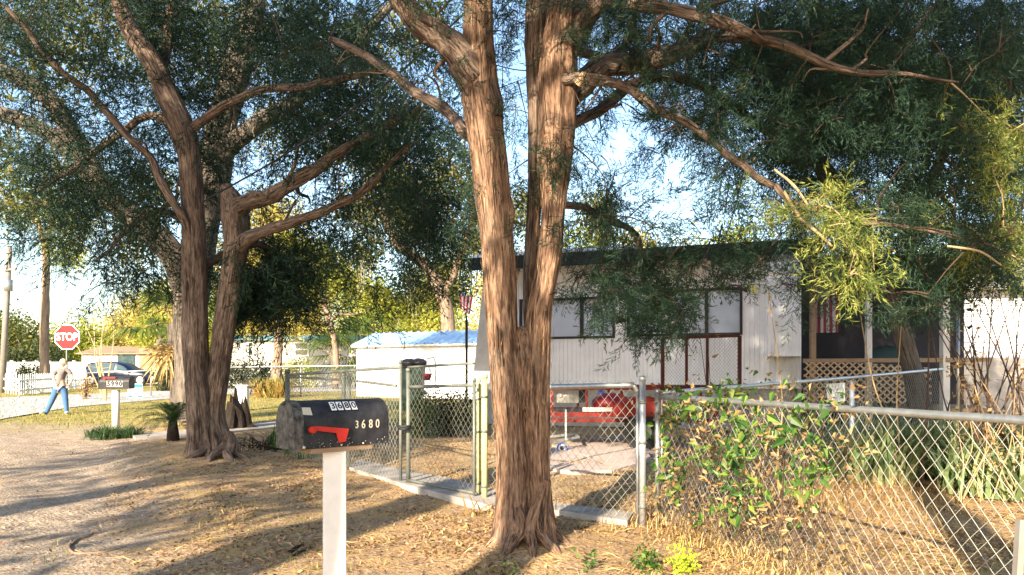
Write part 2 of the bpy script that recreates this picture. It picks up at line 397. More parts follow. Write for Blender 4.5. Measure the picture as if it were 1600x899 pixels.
SHADE = [('tall oak standing behind the viewer beside the lane, throwing the broad shadow band', -6.2, -4.3, .42, [(-5.5, -2.8, 11, 2.4), (-3, -2.6, 12.6, 2.4), (-8.5, -4, 12, 2.6), (-3.5, -2.2, 9.2, 1.6), (-11, -4, 11, 2.4), (-7, -3, 14.5, 2.4)], 2600),
 ('leaning oak behind the viewer on the far side of the lane', -10, -4.0, .35, [(-10, -4, 7.5, 1.5), (-12.5, -4, 9, 2.2), (-8, -5, 6, .8)], 520),
 ('slim oak behind the viewer shading the gates', -3.7, -3.1, .2, [(-3.7, -5, 15, 2.0), (-5, -4, 16, 2.0)], 400),
 ('stout oak behind the viewer shading the near fence', -.9, -4.5, .25, [(-1, -2.4, 8.6, 1.7), (1.2, -2.6, 8.2, 1.8), (3.6, -3, 8.4, 2.0), (0, -2.6, 11, 2.2), (3, -3, 11.4, 2.4), (5.8, -3.2, 9.5, 2.2), (.6, -3.4, 3.6, .5), (-1.9, -1.4, 5.7, .8)], 1450)]  # unseen crown balls shaped for their shade; last one added to darken foliage ahead
# =============== THE SETTING ===============
def axis(lo, hi, fine_lo, fine_hi, st, g=1.12):
    a = list(np.arange(fine_lo, fine_hi, st)); s = st; v = a[-1]
    while v < hi: s *= g; v += s; a.append(v)
    s = st; v = a[0]; b = []
    while v > lo: s *= g; v -= s; b.append(v)
    return np.array(b[::-1]+a)
def micro(x, y):
    z = 0
    for fx, fy, am, ph in ((1.3, .7, .018, 0), (-.8, 1.9, .016, 1.3), (3.1, 2.2, .009, .4), (-2.7, 4.4, .007, 2.), (6.3, -5.1, .004, 4.), (9.1, 7.7, .003, .9), (14.3, -11, .002, 2.2)):
        z = z+am*np.sin(fx*x+fy*y+ph+.6*np.sin(.9*fy*x-.5*fx*y))
    return z
def tzn(y): return SL*(np.clip(y, Y0, 90)-Y0)
xs = axis(-400, 400, -9, 9, .07); ys = axis(-30, 900, 2.2, 16, .07)
X, Y = np.meshgrid(xs, ys); Z = tzn(Y)+micro(X, Y)*np.clip((26-Y)/10, 0, 1)
lane = np.clip((-1.9-.5*(Y-4)-X)/1.0, 0, 1)
Z -= .03*lane*np.clip((24-Y)/6, 0, 1)
Z += .10*np.exp(-((X-.12)**2+(Y-5.55)**2)/.35)+.09*np.exp(-((X+4.6)**2+(Y-11.0)**2)/1.0)     # soil heaped at the big roots
V = np.stack([X, Y, Z], -1).reshape(-1, 3); nx_, ny_ = len(xs), len(ys)
idx = np.arange(nx_*ny_).reshape(ny_, nx_)
Fq = np.stack([idx[:-1, :-1], idx[:-1, 1:], idx[1:, 1:], idx[1:, :-1]], -1).reshape(-1, 4)
me = bpy.data.meshes.new('ground'); me.vertices.add(len(V)); me.vertices.foreach_set('co', V.astype(np.float32).ravel())
me.loops.add(len(Fq)*4); me.loops.foreach_set('vertex_index', Fq.astype(np.int32).ravel()); me.polygons.add(len(Fq))
me.polygons.foreach_set('loop_start', np.arange(0, len(Fq)*4, 4, dtype=np.int32)); me.polygons.foreach_set('loop_total', np.full(len(Fq), 4, dtype=np.int32)); me.update()
k = NT('ground soil and litter'); p = k.pos()
sx = k.n('SeparateXYZ'); k.l(p, sx.inputs[0]); gx, gy = sx.outputs[0], sx.outputs[1]
n_big = k.noise(p, .55, 5, .6); n_mid = k.noise(p, 3.2, 6, .7); n_fine = k.noise(p, 26, 8, .75); n_vf = k.noise(p, 95, 4, .7)
vor = k.n('TexVoronoi'); vor.inputs['Scale'].default_value = 34; k.l(p, vor.inputs['Vector'])
dirt = k.ramp(n_fine, [(.3, (.15, .105, .075)), (.5, (.42, .33, .25)), (.72, (.62, .52, .41))])
dirt = k.mix(k.ramp(n_mid, [(.45, (0, 0, 0)), (.68, (.6, .6, .6))]), dirt, (.15, .10, .07))
lit = k.ramp(n_fine, [(.3, (.05, .03, .02)), (.42, (.25, .155, .09)), (.54, (.46, .32, .19)), (.75, (.70, .55, .36))])
lit2 = k.ramp(vor.outputs['Color'], [(.1, (.07, .04, .025)), (.5, (.38, .23, .135)), (.9, (.70, .50, .33))])
lit = k.mix(.45, lit, lit2)
straw = k.ramp(n_vf, [(.3, (.32, .20, .07)), (.7, (.68, .46, .21))])
lit = k.mix(k.ramp(n_mid, [(.44, (0, 0, 0)), (.62, (.8, .8, .8))]), lit, straw)
lit = k.mix(k.ramp(k.noise(p, 1.7, 5, .7), [(.58, (0, 0, 0)), (.72, (.6, .6, .6))]), lit, (.13, .13, .04))
grs = k.mix(k.ramp(n_mid, [(.4, (0, 0, 0)), (.62, (.85, .85, .85))]), k.ramp(n_fine, [(.3, (.07, .09, .02)), (.55, (.20, .21, .05)), (.75, (.38, .34, .11))]), straw)
# dirt lane on the left: edge x = -1.9-.5*(y-4), broken up by noise
edge = k.math('ADD', gx, k.math('ADD', k.math('MULTIPLY', gy, .5), -.1))
edge = k.math('ADD', edge, k.math('MULTIPLY', k.math('SUBTRACT', k.noise(p, 1.3, 6, .65), .5), 2.6))
fd = k.ramp(k.math('ADD', k.math('MULTIPLY', edge, .5), .5), [(.2, (1, 1, 1)), (.75, (0, 0, 0))])
base = k.mix(fd, lit, dirt)
fgr = k.math('ADD', k.math('MULTIPLY', k.math('SUBTRACT', gy, 16.5), .25), k.math('MULTIPLY', k.math('SUBTRACT', k.noise(p, .9, 5, .7), .5), 3.0))
base = k.mix(k.ramp(fgr, [(.0, (0, 0, 0)), (.9, (1, 1, 1))]), base, grs)
k.col(base); k.b.inputs['Roughness'].default_value = .95; k.b.inputs['Specular IOR Level'].default_value = .1
hh = k.math('ADD', k.math('MULTIPLY', n_mid, 1.6), k.math('ADD', n_fine, k.math('MULTIPLY', vor.outputs[0], .5)))
k.bump(hh, .035, 1.)
M['ground'] = k.m
prop(link('ground', me, 'ground', None, Vector((0, 0, 0)), True), kind='structure')
k = NT('pale asphalt'); p = k.pos()
k.col(k.mix(k.ramp(k.noise(p, .8, 6, .7), [(.4, (0, 0, 0)), (.7, (.6, .6, .6))]), k.ramp(k.noise(p, 30, 5, .7), [(.3, (.30, .28, .28)), (.7, (.46, .44, .45))]), (.26, .24, .23)))
k.b.inputs['Roughness'].default_value = .9; k.bump(k.noise(p, 60, 4), .005); M['asphalt'] = k.m
def sheet(name, pxs, mat, dz=.006, kind='structure', res=1.2):
    pts = [G(*q) for q in pxs]; mb = MB()
    mb.add([(q.x, q.y, q.z+dz) for q in pts], [tuple(range(len(pts)))])
    o = obj(name, mb, mat, None); prop(o, kind=kind); return o
near = [(-260, 720), (0, 656), (112, 637), (238, 626), (347, 617), (470, 613), (640, 611), (820, 606)]
far = [(820, 594), (640, 596), (400, 603), (265, 611), (0, 622), (-260, 632)]
mb = MB(); fa = far[::-1]
def rs(pl, n=40):
    P_ = [G(*q) for q in pl]; L = [0]
    for i in range(1, len(P_)): L.append(L[-1]+(P_[i]-P_[i-1]).length)
    o = []
    for j in range(n):
        t = L[-1]*j/(n-1); i = max(q for q in range(len(L)) if L[q] <= t+1e-9); i = min(i, len(P_)-2)
        u = (t-L[i])/(L[i+1]-L[i]); o.append(P_[i].lerp(P_[i+1], u))
    return o
A_, B_ = rs(near), rs(fa); vv = []; ff = []
for i in range(40):
    for j in range(6):
        q = A_[i].lerp(B_[i], j/5); vv.append((q.x, q.y, tz(q.y)+.02))
for i in range(39):
    for j in range(5): a_ = i*6+j; ff.append((a_, a_+6, a_+7, a_+1))
mb.add(vv, ff); prop(obj('road', mb, 'asphalt'), kind='structure')
# concrete walk behind the left tree, walk at the gates, patio slabs
def walk(name, pxs, mat, th=.05, kind='structure'):
    pts = [G(*q) for q in pxs]; mb = MB(); mb.slab([(q.x, q.y, q.z-.03) for q in pts], (0, 0, 1), th+.03)
    return prop(obj(name, mb, mat), kind=kind)
walk('path', [(205, 681), (300, 673), (420, 661), (480, 657), (480, 664), (420, 671), (300, 683), (212, 688)], 'concrete', .04)
walk('path', [(560, 722), (640, 742), (700, 752), (790, 776), (850, 790), (990, 808), (980, 822), (880, 806), (770, 798), (640, 765), (545, 735)], 'concrete', .045)
t_ = [([(862, 700), (935, 688), (1000, 702), (920, 718)]), ([(925, 719), (1004, 703), (1040, 716), (960, 740)]), ([(830, 716), (862, 702), (918, 719), (862, 738)]), ([(864, 739), (921, 720), (956, 741), (900, 742)]), ([(940, 687), (1060, 676), (1085, 684), (1004, 700)]), ([(1010, 703), (1086, 686), (1095, 694), (1044, 714)])]
for i, q in enumerate(t_):
    o = walk('paving_slab', q, 'concrete_pink', .05, None)
    prop(o, ['square pinkish patio slab nearest the red trailer wheel', 'broad pinkish patio slab beside the galvanised gate posts', 'pinkish patio slab half hidden behind the big cedar trunk', 'small pinkish slab at the lowest corner of the patio', 'long pale slab lying in the trailer shadow edge', 'pale slab behind the two steel gate posts'][i], 'paving slab', 'worn concrete slabs in the yard')

# =============== CEDARS ===============
DENS = """78578886589634244329476899999999
86336875898634253256679999999999
44534875678656253243589999999999
33454674567666253232467889999998
56675664455566253353347778997567
67887654444456353453135568786467
57886655445545242463113468786568
13554554665545232455334567887678
01344458765434111244544436786787
00122336642322001122231102344333
00000112100000000010320000000000""".split('\n')
def trace(W, pts, n=10, lump=.08, ridge=0., flare=None, sub=6):
    return W.limb([P(q[0], q[1], q[2]) for q in pts], [q[3]*q[2]/F/2 for q in pts], n, lump, sub, ridge, flare, wig=.035 if flare is None and n == 14 else 0, knots=5 if n == 14 else 0)
def grow(attach, targets, W, mat_twig, per, dirsag=.25, tpl=None, scale=1., jitter=.16, rtwig=.012):
    """chain branchlets from the nearest wood to each target; return spray positions and directions"""
    att = [attach]; allp = attach.copy()
    d0 = [np.min(np.linalg.norm(allp-t, axis=1)) for t in targets]
    pos = []; dr = []
    for i in np.argsort(d0):
        t = targets[i]; j = np.argmin(np.linalg.norm(allp-t, axis=1)+rng.random(len(allp))*.05); s = allp[j]; v = t-s; L = np.linalg.norm(v)
        if L < .08: v = rng.normal(0, .2, 3); L = np.linalg.norm(v); t = s+v
        mid = s+v*.5+np.array([0, 0, L*.12])+rng.normal(0, L*.07, 3)
        end = t+np.array([0, 0, -L*dirsag*.3])
        m = max(4, int(L/.12)); tt = np.linspace(0, 1, m)[:, None]
        c = (1-tt)**2*s+2*tt*(1-tt)*mid+tt*tt*end
        W.tube(c[::max(1, m//6)] if m > 8 else c, np.linspace(min(rtwig, .004+L*.008), .002, len(c[::max(1, m//6)] if m > 8 else c)), 4, False)
        allp = np.concatenate([allp, c[1:]])
        k_ = per
        u = rng.uniform(.35, 1, k_)**.7; ii = np.minimum((u*(m-1)).astype(int), m-2)
        base = c[ii]; tang = norm(c[ii+1]-c[ii])
        pos.append(base+rng.normal(0, jitter*.35, (k_, 3))); dr.append(tang*.8+rng.normal(0, .55, (k_, 3))+np.array([0, 0, -dirsag*.8]))
    return np.concatenate(pos), np.concatenate(dr)
def cells(x0, x1, ylo, yhi, mult, rows=(0, 11), cond=None, over=0):
    T = []
    for r in range(rows[0], rows[1]):
        for c in range(32):
            if not (x0 <= c*50 < x1): continue
            d = int(DENS[r][c])
            if d < 1: continue
            k_ = rng.poisson(mult*(d/9.)**1.8*9)
            for _ in range(k_):
                px = c*50+rng.uniform(0, 50); py = r*50+rng.uniform(0, 50)
                if cond and not cond(px, py): continue
                Yy = rng.uniform(ylo, yhi); q = P(px, py, Yy)
                if q.z > .5: T.append(tuple(q))
    return T
def extra(x0, x1, y0, y1, ylo, yhi, n):
    return [tuple(P(rng.uniform(x0, x1), rng.uniform(y0, y1), rng.uniform(ylo, yhi))) for _ in range(n)]

# --- the big cedar in front ---
B = G(825, 868)
t1 = thing('cedar_tree', B, 'big twin-stemmed cedar with reddish shredding bark, standing right behind the black mailbox', 'tree', 'cedars along the lane')
W = Wood(); pts_att = []
Yc = 5.55
W.limb([P(789, 885, Yc-.02), P(796, 850, Yc-.02), P(801, 780, Yc), P(799, 700, Yc), P(792, 600, Yc), P(784, 500, Yc), P(778, 400, Yc), P(770, 300, Yc), P(758, 200, Yc), P(750, 130, Yc), P(748, 60, Yc), P(748, -30, Yc), P(752, -200, Yc), P(760, -420, Yc)],
       [q*.90 for q in (.150, .138, .126, .120, .120, .122, .130, .136, .152, .15, .13, .12, .10, .06)], 64, .06, 22, .10, (.5, .16), 13)
W.limb([P(856, 876, Yc+.05), P(850, 840, Yc+.05), P(842, 780, Yc+.04), P(838, 700, Yc+.02), P(838, 600, Yc), P(842, 500, Yc), P(858, 400, Yc), P(867, 300, Yc), P(872, 200, Yc), P(872, 100, Yc), P(880, 20, Yc), P(890, -60, Yc), P(905, -250, Yc)],
       [q*.90 for q in (.12, .113, .100, .098, .104, .098, .090, .100, .15, .16, .135, .12, .08)], 64, .07, 22, .10, (.6, .16), 13)
W.limb([P(818, 640, Yc+.03), P(818, 560, Yc+.02), P(817, 525, Yc), P(818, 512, Yc+.02)], [.10, .11, .085, .03], 28, .06, 8, .05)      # web in the crotch
for (dx, dy, L_, r_) in ((-.42, -.12, 1, .06), (-.25, -.42, 1, .06), (.30, -.35, 1, .055), (.45, .05, 1, .055), (.05, -.45, 1, .045), (-.4, .3, 1, .05)):
    b_ = Vector((B.x+dx*.30, Yc+dy*.30, .20)); W.limb([Vector((B.x+(.13 if dx > 0 else -.13), Yc, .52)), b_, Vector((B.x+dx*.45, Yc+dy*.45, .11)), Vector((B.x+dx*.68, Yc+dy*.68, .03)), Vector((B.x+dx*.9, Yc+dy*.9, -.05))], [r_*.8, r_*1.15, r_*.9, r_*.6, r_*.3], 14, .12, 6, .1)
W.build('trunk', 'bark_cedar', t1)
W = Wood()
W.limb([P(828, 520, Yc+.3), P(828, 430, Yc+.32), P(836, 300, Yc+.3), P(838, 180, Yc+.25), P(838, 60, Yc+.2), P(842, -60, Yc+.2), P(850, -250, Yc+.2)], [.05, .055, .06, .065, .09, .08, .04], 22, .05, 12, .06)
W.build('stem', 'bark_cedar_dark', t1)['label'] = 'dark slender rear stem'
def limbs(parent, specs, mat, n=14):
    for nm, pts in specs:
        W = Wood(); c = trace(W, pts, n, .07, .06); Lc = len(c); r0_ = pts[0][3]*pts[0][2]/F/2
        for _ in range(9):                 # forks, stubs and dead twigs
            i_ = rng.integers(Lc//5, Lc-2); s_ = c[i_]; L_ = rng.uniform(.12, .5)*pts[0][2]/6; d_ = norm(norm(c[i_+1]-c[i_])*.8+rng.normal(0, .7, 3)); r_ = r0_*(1-.75*i_/Lc)*rng.uniform(.15, .4)
            W.limb([Vector(s_), Vector(s_+d_*L_*.45+rng.normal(0, .03, 3)), Vector(s_+d_*L_*.8+rng.normal(0, .05, 3)), Vector(s_+d_*L_+rng.normal(0, .08, 3))], [r_, r_*.75, r_*.5, r_*.25], 6, .1, 3)
        W.build('limb', mat, parent); pts_att.append(c)
limbs(t1, [('', [(764, 190, Yc, 50), (755, 145, Yc, 56), (728, 105, Yc-.05, 52), (690, 60, Yc-.1, 44), (650, 30, Yc-.15, 36), (622, -5, Yc-.2, 33), (560, -90, Yc-.4, 26), (480, -190, Yc-.5, 14)]),
   ('', [(895, 60, Yc, 44), (925, 15, Yc-.1, 34), (975, 2, Yc-.2, 24), (1080, 20, Yc-.3, 19), (1160, 45, Yc-.4, 17), (1230, 78, Yc-.4, 15), (1300, 105, Yc-.4, 12), (1400, 112, Yc-.5, 8), (1500, 130, Yc-.6, 4)]),
   ('', [(888, 150, Yc+.1, 40), (930, 115, Yc+.25, 34), (1000, 98, Yc+.4, 32), (1060, 80, Yc+.5, 26), (1120, 60, Yc+.6, 18), (1210, 70, Yc+.8, 12), (1330, 60, Yc+1, 7)]),
   ('', [(880, 125, Yc-.12, 16), (920, 125, Yc-.2, 17), (985, 140, Yc-.25, 14), (1050, 180, Yc-.3, 13), (1110, 222, Yc-.3, 12), (1170, 265, Yc-.35, 12), (1210, 290, Yc-.35, 11)]),
   ('', [(860, 120, Yc+.05, 18), (880, 75, Yc+.5, 16), (960, 90, Yc+1.1, 14), (990, 20, Yc+1.3, 12), (1010, -40, Yc+1.5, 10)]),
   ('', [(1210, 288, Yc-.35, 11), (1240, 320, Yc-.35, 9), (1290, 330, Yc-.35, 9), (1340, 340, Yc-.4, 9), (1400, 355, Yc-.4, 7), (1500, 372, Yc-.5, 6), (1590, 400, Yc-.6, 4)]),
   ('', [(762, 235, Yc, 22), (700, 180, Yc+.7, 18), (620, 120, Yc+1.2, 15), (520, 60, Yc+1.6, 10)]),
   ('', [(867, 320, Yc+.0, 13), (930, 330, Yc+.6, 11), (990, 370, Yc+.9, 10), (1010, 440, Yc+1, 8), (1050, 490, Yc+1, 5)]),
   ('', [(875, 225, Yc+.0, 18), (915, 180, Yc+.6, 16), (1050, 120, Yc+1.6, 16), (1200, 200, Yc+2.2, 14), (1300, 290, Yc+2.5, 9)])], 'bark_cedar_dark')  # limbs take the dark bark, their shade put into the colour
W = Wood(); trace(W, [(903, 132, Yc-.17, 12), (910, 122, Yc-.2, 12), (914, 116, Yc-.2, 11)], 10, .1); W.build('broken_stub', 'bark_cut', t1)
att = np.concatenate(pts_att)[::2]
T = cells(700, 1600, 5.1, 9.8, 1.25)+cells(950, 1600, 6, 10, .8, (0, 6))
T += extra(900, 1000, 330, 500, 5.2, 6.2, 8)+extra(990, 1050, 400, 520, 5.4, 6.4, 22)+extra(1030, 1190, 370, 410, 5.4, 6.4, 14)+extra(1050, 1085, 440, 520, 5.4, 6.4, 6)+extra(940, 985, 440, 500, 5.0, 5.8, 7)
T += extra(700, 1600, -260, 0, 4.2, 9.5, 420)
def tips_(L_, n, sp):
    return [tuple(c[rng.integers(int(len(c)*.55), len(c))]+rng.normal(0, sp, 3)) for c in L_ for _ in range(n)]
T += tips_(pts_att, 16, .3)
tw = MB(); pos, dr = grow(att, np.array(T), tw, None, 7, .35)
obj('twigs', tw, 'twig', t1)
V = inst(SPR, pos, dr, rng.uniform(.55, 1.2, len(pos)))
crown1 = tris_obj('crown', V, 'cedar', t1)
print('cedar1', len(T), len(V))
# shreds of bark peeling off the stems
st = []
for _ in range(520):
    zz = rng.uniform(.25, 3.7)*1.0; py = 580-F*(zz-H)/Yc; side = rng.random() < .5
    ys_ = (885, 780, 600, 500, 400, 300, 200, 100, -30, -200); xl = (790, 801, 792, 784, 778, 770, 758, 748, 748, 752); xr = (856, 842, 838, 842, 858, 867, 872, 872, 880, 900)
    cx_ = np.interp(-py, [-q for q in ys_], xl if side else xr); r0 = (.128 if side else .112)*1.02; an = rng.uniform(R(185), R(355)); c_ = P(cx_, py, Yc)
    b_ = np.array([c_.x+r0*math.cos(an), Yc+r0*math.sin(an), c_.z]); o_ = np.array([math.cos(an), math.sin(an), 0]); t_2 = np.array([-math.sin(an), math.cos(an), 0]); L_ = rng.uniform(.05, .24); w_ = rng.uniform(.001, .0035)
    tp_ = b_+np.array([0, 0, L_])+o_*rng.uniform(.0, .02)+t_2*rng.normal(0, .012); md_ = (b_+tp_)/2+o_*rng.uniform(.002, .012)
    st += [[b_-t_2*w_*.4, b_+t_2*w_*.4, md_+t_2*w_, md_-t_2*w_], [md_-t_2*w_, md_+t_2*w_, tp_+t_2*w_*.2, tp_-t_2*w_*.2]]
tris_obj('bark_shreds', np.array(st), 'litter', t1)
# sprays at its branch tips, sunlight painted in as yellow colour
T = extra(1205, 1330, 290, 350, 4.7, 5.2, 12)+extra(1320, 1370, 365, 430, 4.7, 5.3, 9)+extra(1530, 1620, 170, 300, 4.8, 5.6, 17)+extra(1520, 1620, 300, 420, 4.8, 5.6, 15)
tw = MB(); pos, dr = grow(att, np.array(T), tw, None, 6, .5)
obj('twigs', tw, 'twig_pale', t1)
V = inst(SPR, pos, dr, rng.uniform(.7, 1.2, len(pos))); o = tris_obj('branch_tips', V, 'cedar_gold', t1); o['label'] = 'yellow green branch tips with sunlight painted into the colour'
for a_ in ([(1225, 300, 4.9, 5), (1250, 340, 4.85, 5), (1275, 362, 4.8, 5), (1300, 385, 4.8, 4)], [(1210, 265, 5.1, 4), (1240, 290, 5, 5), (1262, 320, 4.9, 4)], [(1480, 385, 4.9, 3.5), (1530, 393, 4.8, 4), (1565, 415, 4.7, 2)]):
    W = Wood(); trace(W, a_, 6); W.build('bare_branch', 'twig_pale', t1)

# --- left cedar ---
B = G(325, 726); Yl = 11.0
t2 = thing('cedar_tree', B, 'twin-stemmed cedar with flared roots, standing beside the dirt lane behind a sago palm', 'tree', 'cedars along the lane')
W = Wood(); pts_att = []
m_ = Yl/F
def wl(pts, n=36, lump=.05, ridge=.08, flare=None, sub=14):
    return W.limb([P(a, b, Yl+c) for a, b, c, d in pts], [d*m_/2 for a, b, c, d in pts], n, lump, sub, ridge, flare)
wl([(316, 745, 0, 40), (315, 700, 0, 38), (312, 640, 0, 37), (306, 560, 0, 36), (305, 480, 0, 35), (303, 400, 0, 34), (302, 340, 0, 34), (298, 270, 0, 34), (290, 210, 0, 34), (262, 150, 0, 34), (240, 100, 0, 30), (205, 50, 0, 26), (180, -20, 0, 22), (160, -140, 0, 12)], flare=(1.25, .42))
wl([(345, 738, .1, 30), (343, 700, .1, 28), (334, 650, .1, 28), (342, 580, .1, 30), (352, 500, .1, 32), (362, 430, .05, 34), (369, 380, 0, 38), (368, 340, 0, 42), (362, 312, 0, 34), (352, 290, 0, 16)], flare=(1.3, .42))
for (dx, dy, r_) in ((-.55, -.25, .075), (-.35, -.5, .07), (.1, -.6, .06), (.40, -.42, .07), (.5, -.1, .07), (-.5, .25, .06)):
    b_ = Vector((B.x+dx*.26+(.12 if dx > 0 else -.06), Yl+dy*.26, .25)); W.limb([Vector((B.x+(.15 if dx > 0 else -.1), Yl+.05, .42)), b_-Vector((0, 0, .03)), Vector((B.x+dx*.6, Yl+dy*.6, .12)), Vector((B.x+dx*.95, Yl+dy*.95, .03)), Vector((B.x+dx*1.3, Yl+dy*1.3, -.05))], [r_*.7, r_*1.2, r_*.95, r_*.6, r_*.25], 14, .12, 6, .1)
W.build('trunk', 'bark_cedar_dark', t2)
limbs(t2, [('', [(366, 335, Yl-.05, 34), (385, 318, Yl-.1, 26), (430, 303, Yl-.2, 22), (480, 272, Yl-.3, 20), (530, 238, Yl-.4, 15), (590, 205, Yl-.5, 12), (660, 170, Yl-.6, 9)]),
   ('', [(372, 385, Yl-.1, 24), (400, 366, Yl-.25, 18), (450, 348, Yl-.4, 15), (510, 330, Yl-.5, 13), (570, 295, Yl-.6, 12), (610, 255, Yl-.7, 9), (655, 220, Yl-.7, 6)]),
   ('', [(304, 400, Yl-.02, 15), (285, 345, Yl-.2, 13), (262, 300, Yl-.3, 13), (235, 248, Yl-.4, 12), (185, 195, Yl-.5, 11), (140, 150, Yl-.6, 11), (95, 108, Yl-.7, 9), (55, 65, Yl-.8, 8), (10, 10, Yl-.8, 6)]),
   ('', [(300, 260, Yl+.1, 22), (255, 150, Yl+.4, 18), (262, 60, Yl+.6, 14), (270, -40, Yl+.6, 10)]),
   ('', [(300, 300, Yl+.1, 14), (250, 180, Yl+1, 12), (160, 230, Yl+1.6, 10), (60, 300, Yl+2, 6)]),
   ('', [(300, 200, Yl, 15), (380, 150, Yl-.5, 13), (500, 130, Yl-.8, 11), (600, 110, Yl-1, 8)]),
   ('', [(310, 420, Yl+.2, 14), (400, 380, Yl+.8, 12), (430, 430, Yl+1.1, 9), (450, 470, Yl+1.2, 5)]),
   ('', [(300, 350, Yl+.2, 12), (240, 330, Yl+.7, 10), (190, 370, Yl+1., 7), (150, 410, Yl+1.2, 4)])], 'bark_cedar_dark')
att = np.concatenate(pts_att)[::2]
T = cells(0, 700, 10.6, 14.2, .95)+extra(355, 480, 395, 490, 11, 12.8, 60)+cells(0, 620, 11, 15, .25, (0, 4))+extra(640, 720, 300, 420, 11, 13, 26)+extra(-120, 700, -200, 0, 9.2, 13, 130)
T += tips_(pts_att, 20, .45)
tw = MB(); pos, dr = grow(att, np.array(T), tw, None, 4, .35, jitter=.3, rtwig=.02)
obj('twigs', tw, 'twig', t2)
V = inst(SPR, pos, dr, rng.uniform(1.7, 2.9, len(pos))); tris_obj('crown', V, 'cedar', t2)
print('cedar2', len(T), len(V))

# =============== OAKS WITH MOSS ===============
def strands(pts, n, lo, hi, wdt, droop=.1):
    out = []
    for _ in range(n):
        b = pts[rng.integers(len(pts))]+rng.normal(0, .12, 3); L = rng.uniform(lo, hi); m = 5; x = rng.normal(0, 1, 3); x[2] = 0; x = norm(x)
        q = b.copy()
        for j in range(m):
            nq = q+np.array([rng.normal(0, .04), rng.normal(0, .04), -L/m]); w0 = wdt*(1-j/m); w1 = wdt*(1-(j+1)/m)
            out.append([q-x*w0, q+x*w0, nq+x*w1, nq-x*w1]); q = nq
    return np.array(out)
def blobs(spec, n, ysp):
    """spec: (px,py,Y,rpx) ball-shaped leaf masses"""
    P_ = []
    tot = sum(q[3]**2 for q in spec)
    for px, py, Yy, r in spec:
        k_ = int(n*r*r/tot)+1; c = np.array(P(px, py, Yy)); rr = r*Yy/F
        d = norm(rng.normal(0, 1, (k_, 3)))*(rng.random((k_, 1))**.45)*rr*rng.uniform(.75, 1.15, (k_, 1)); d[:, 1] *= ysp
        P_.append(c+d)
    return np.concatenate(P_)
def oak(label, group, base, stems, leafspec, nleaf, mat, lscale, moss=None, ysp=1., bark_='bark_oak', cat='tree', name='oak_tree', n=16):
    t = thing(name, base, label, cat, group); att = []
    for i, s_ in enumerate(stems):
        W = Wood(); c = trace(W, s_, n, .08, .05, (.6, .5) if i == 0 else None); W.build('trunk' if i == 0 else 'limb', bark_, t); att.append(c)
    att = np.concatenate(att)
    cpos = blobs(leafspec, nleaf, ysp)
    # branchlets to a share of the leaf clusters
    tw = MB(); sel = cpos[rng.integers(0, len(cpos), min(170, len(cpos)//4))]
    grow(att, sel, tw, None, 1, .1, rtwig=.05); obj('twigs', tw, 'twig', t)
    V = inst(LEAF, cpos, rng.normal(0, 1, (len(cpos), 3)), rng.uniform(.7, 1.3, len(cpos))*lscale)
    tris_obj('crown', V, mat, t)
    if moss: tris_obj('moss', strands(np.concatenate([att[::2], cpos[::6]]), *moss), 'moss', t)
    return t
Yo = 17.
oak('large mossy live oak towering right behind the left cedar', 'live oaks', GX(300, Yo),
    [[(305, 655, Yo, 60), (300, 560, Yo, 50), (298, 480, Yo, 48), (310, 380, Yo, 50), (332, 290, Yo, 52), (345, 200, Yo, 46), (370, 110, Yo-.3, 40), (395, 20, Yo-.5, 34), (410, -80, Yo-.5, 24)],
     [(298, 470, Yo, 44), (270, 400, Yo-.3, 42), (215, 345, Yo-.6, 38), (160, 295, Yo-.9, 34), (120, 225, Yo-1.2, 30), (85, 165, Yo-1.4, 26), (45, 130, Yo-1.6, 24), (-20, 100, Yo-1.8, 20)],
     [(112, 235, Yo-1.2, 26), (80, 212, Yo-1.3, 26), (40, 190, Yo-1.4, 24), (-20, 170, Yo-1.5, 22)],
     [(345, 240, Yo, 34), (400, 195, Yo-.3, 28), (450, 165, Yo-.5, 24), (520, 110, Yo-.6, 18), (590, 30, Yo-.8, 15), (640, -20, Yo-1, 12)]],
    [(80, 60, 17, 90), (-40, 200, 18, 70), (210, 30, 18, 90), (330, 60, 18.5, 80), (450, 60, 18, 80), (560, 90, 18, 70), (440, 200, 19, 60), (540, 220, 19, 70), (620, 190, 19, 60), (120, 290, 18, 60), (40, 300, 17, 60), (210, 380, 18, 50), (240, 300, 18, 55), (650, 40, 18, 60), (620, 330, 20, 50), (500, 400, 20, 46)],
    1900, 'oak', 1.6, (520, .4, 1.5, .02), .9)
oak('dark leaning live oak rising behind the porch, its limbs hung with moss', 'live oaks', GX(1440, 11.5),
    [[(1448, 690, 11.5, 30), (1430, 600, 11.5, 28), (1412, 530, 11.5, 27), (1388, 460, 11.4, 28), (1352, 370, 11.2, 28), (1310, 300, 11, 27), (1270, 240, 10.8, 24), (1235, 180, 10.6, 20), (1200, 110, 10.4, 14)],
     [(1400, 500, 11.4, 20), (1420, 400, 11.4, 18), (1450, 300, 11.5, 16), (1500, 180, 11.8, 12)],
     [(1320, 320, 11, 16), (1370, 345, 10.6, 13), (1450, 360, 10.2, 11), (1540, 350, 10, 7)]],
    [(1250, 200, 11, 70), (1330, 120, 11.5, 90), (1450, 150, 11.5, 100), (1540, 250, 11.5, 80), (1430, 320, 11, 60), (1350, 420, 11, 46), (1480, 430, 11, 60), (1200, 80, 11, 60), (1570, 380, 11.5, 60), (1600, 100, 12, 70), (1420, 460, 12, 40)],
    3000, 'oak_dark', 1.0, (240, .2, .9, .012), 1.)
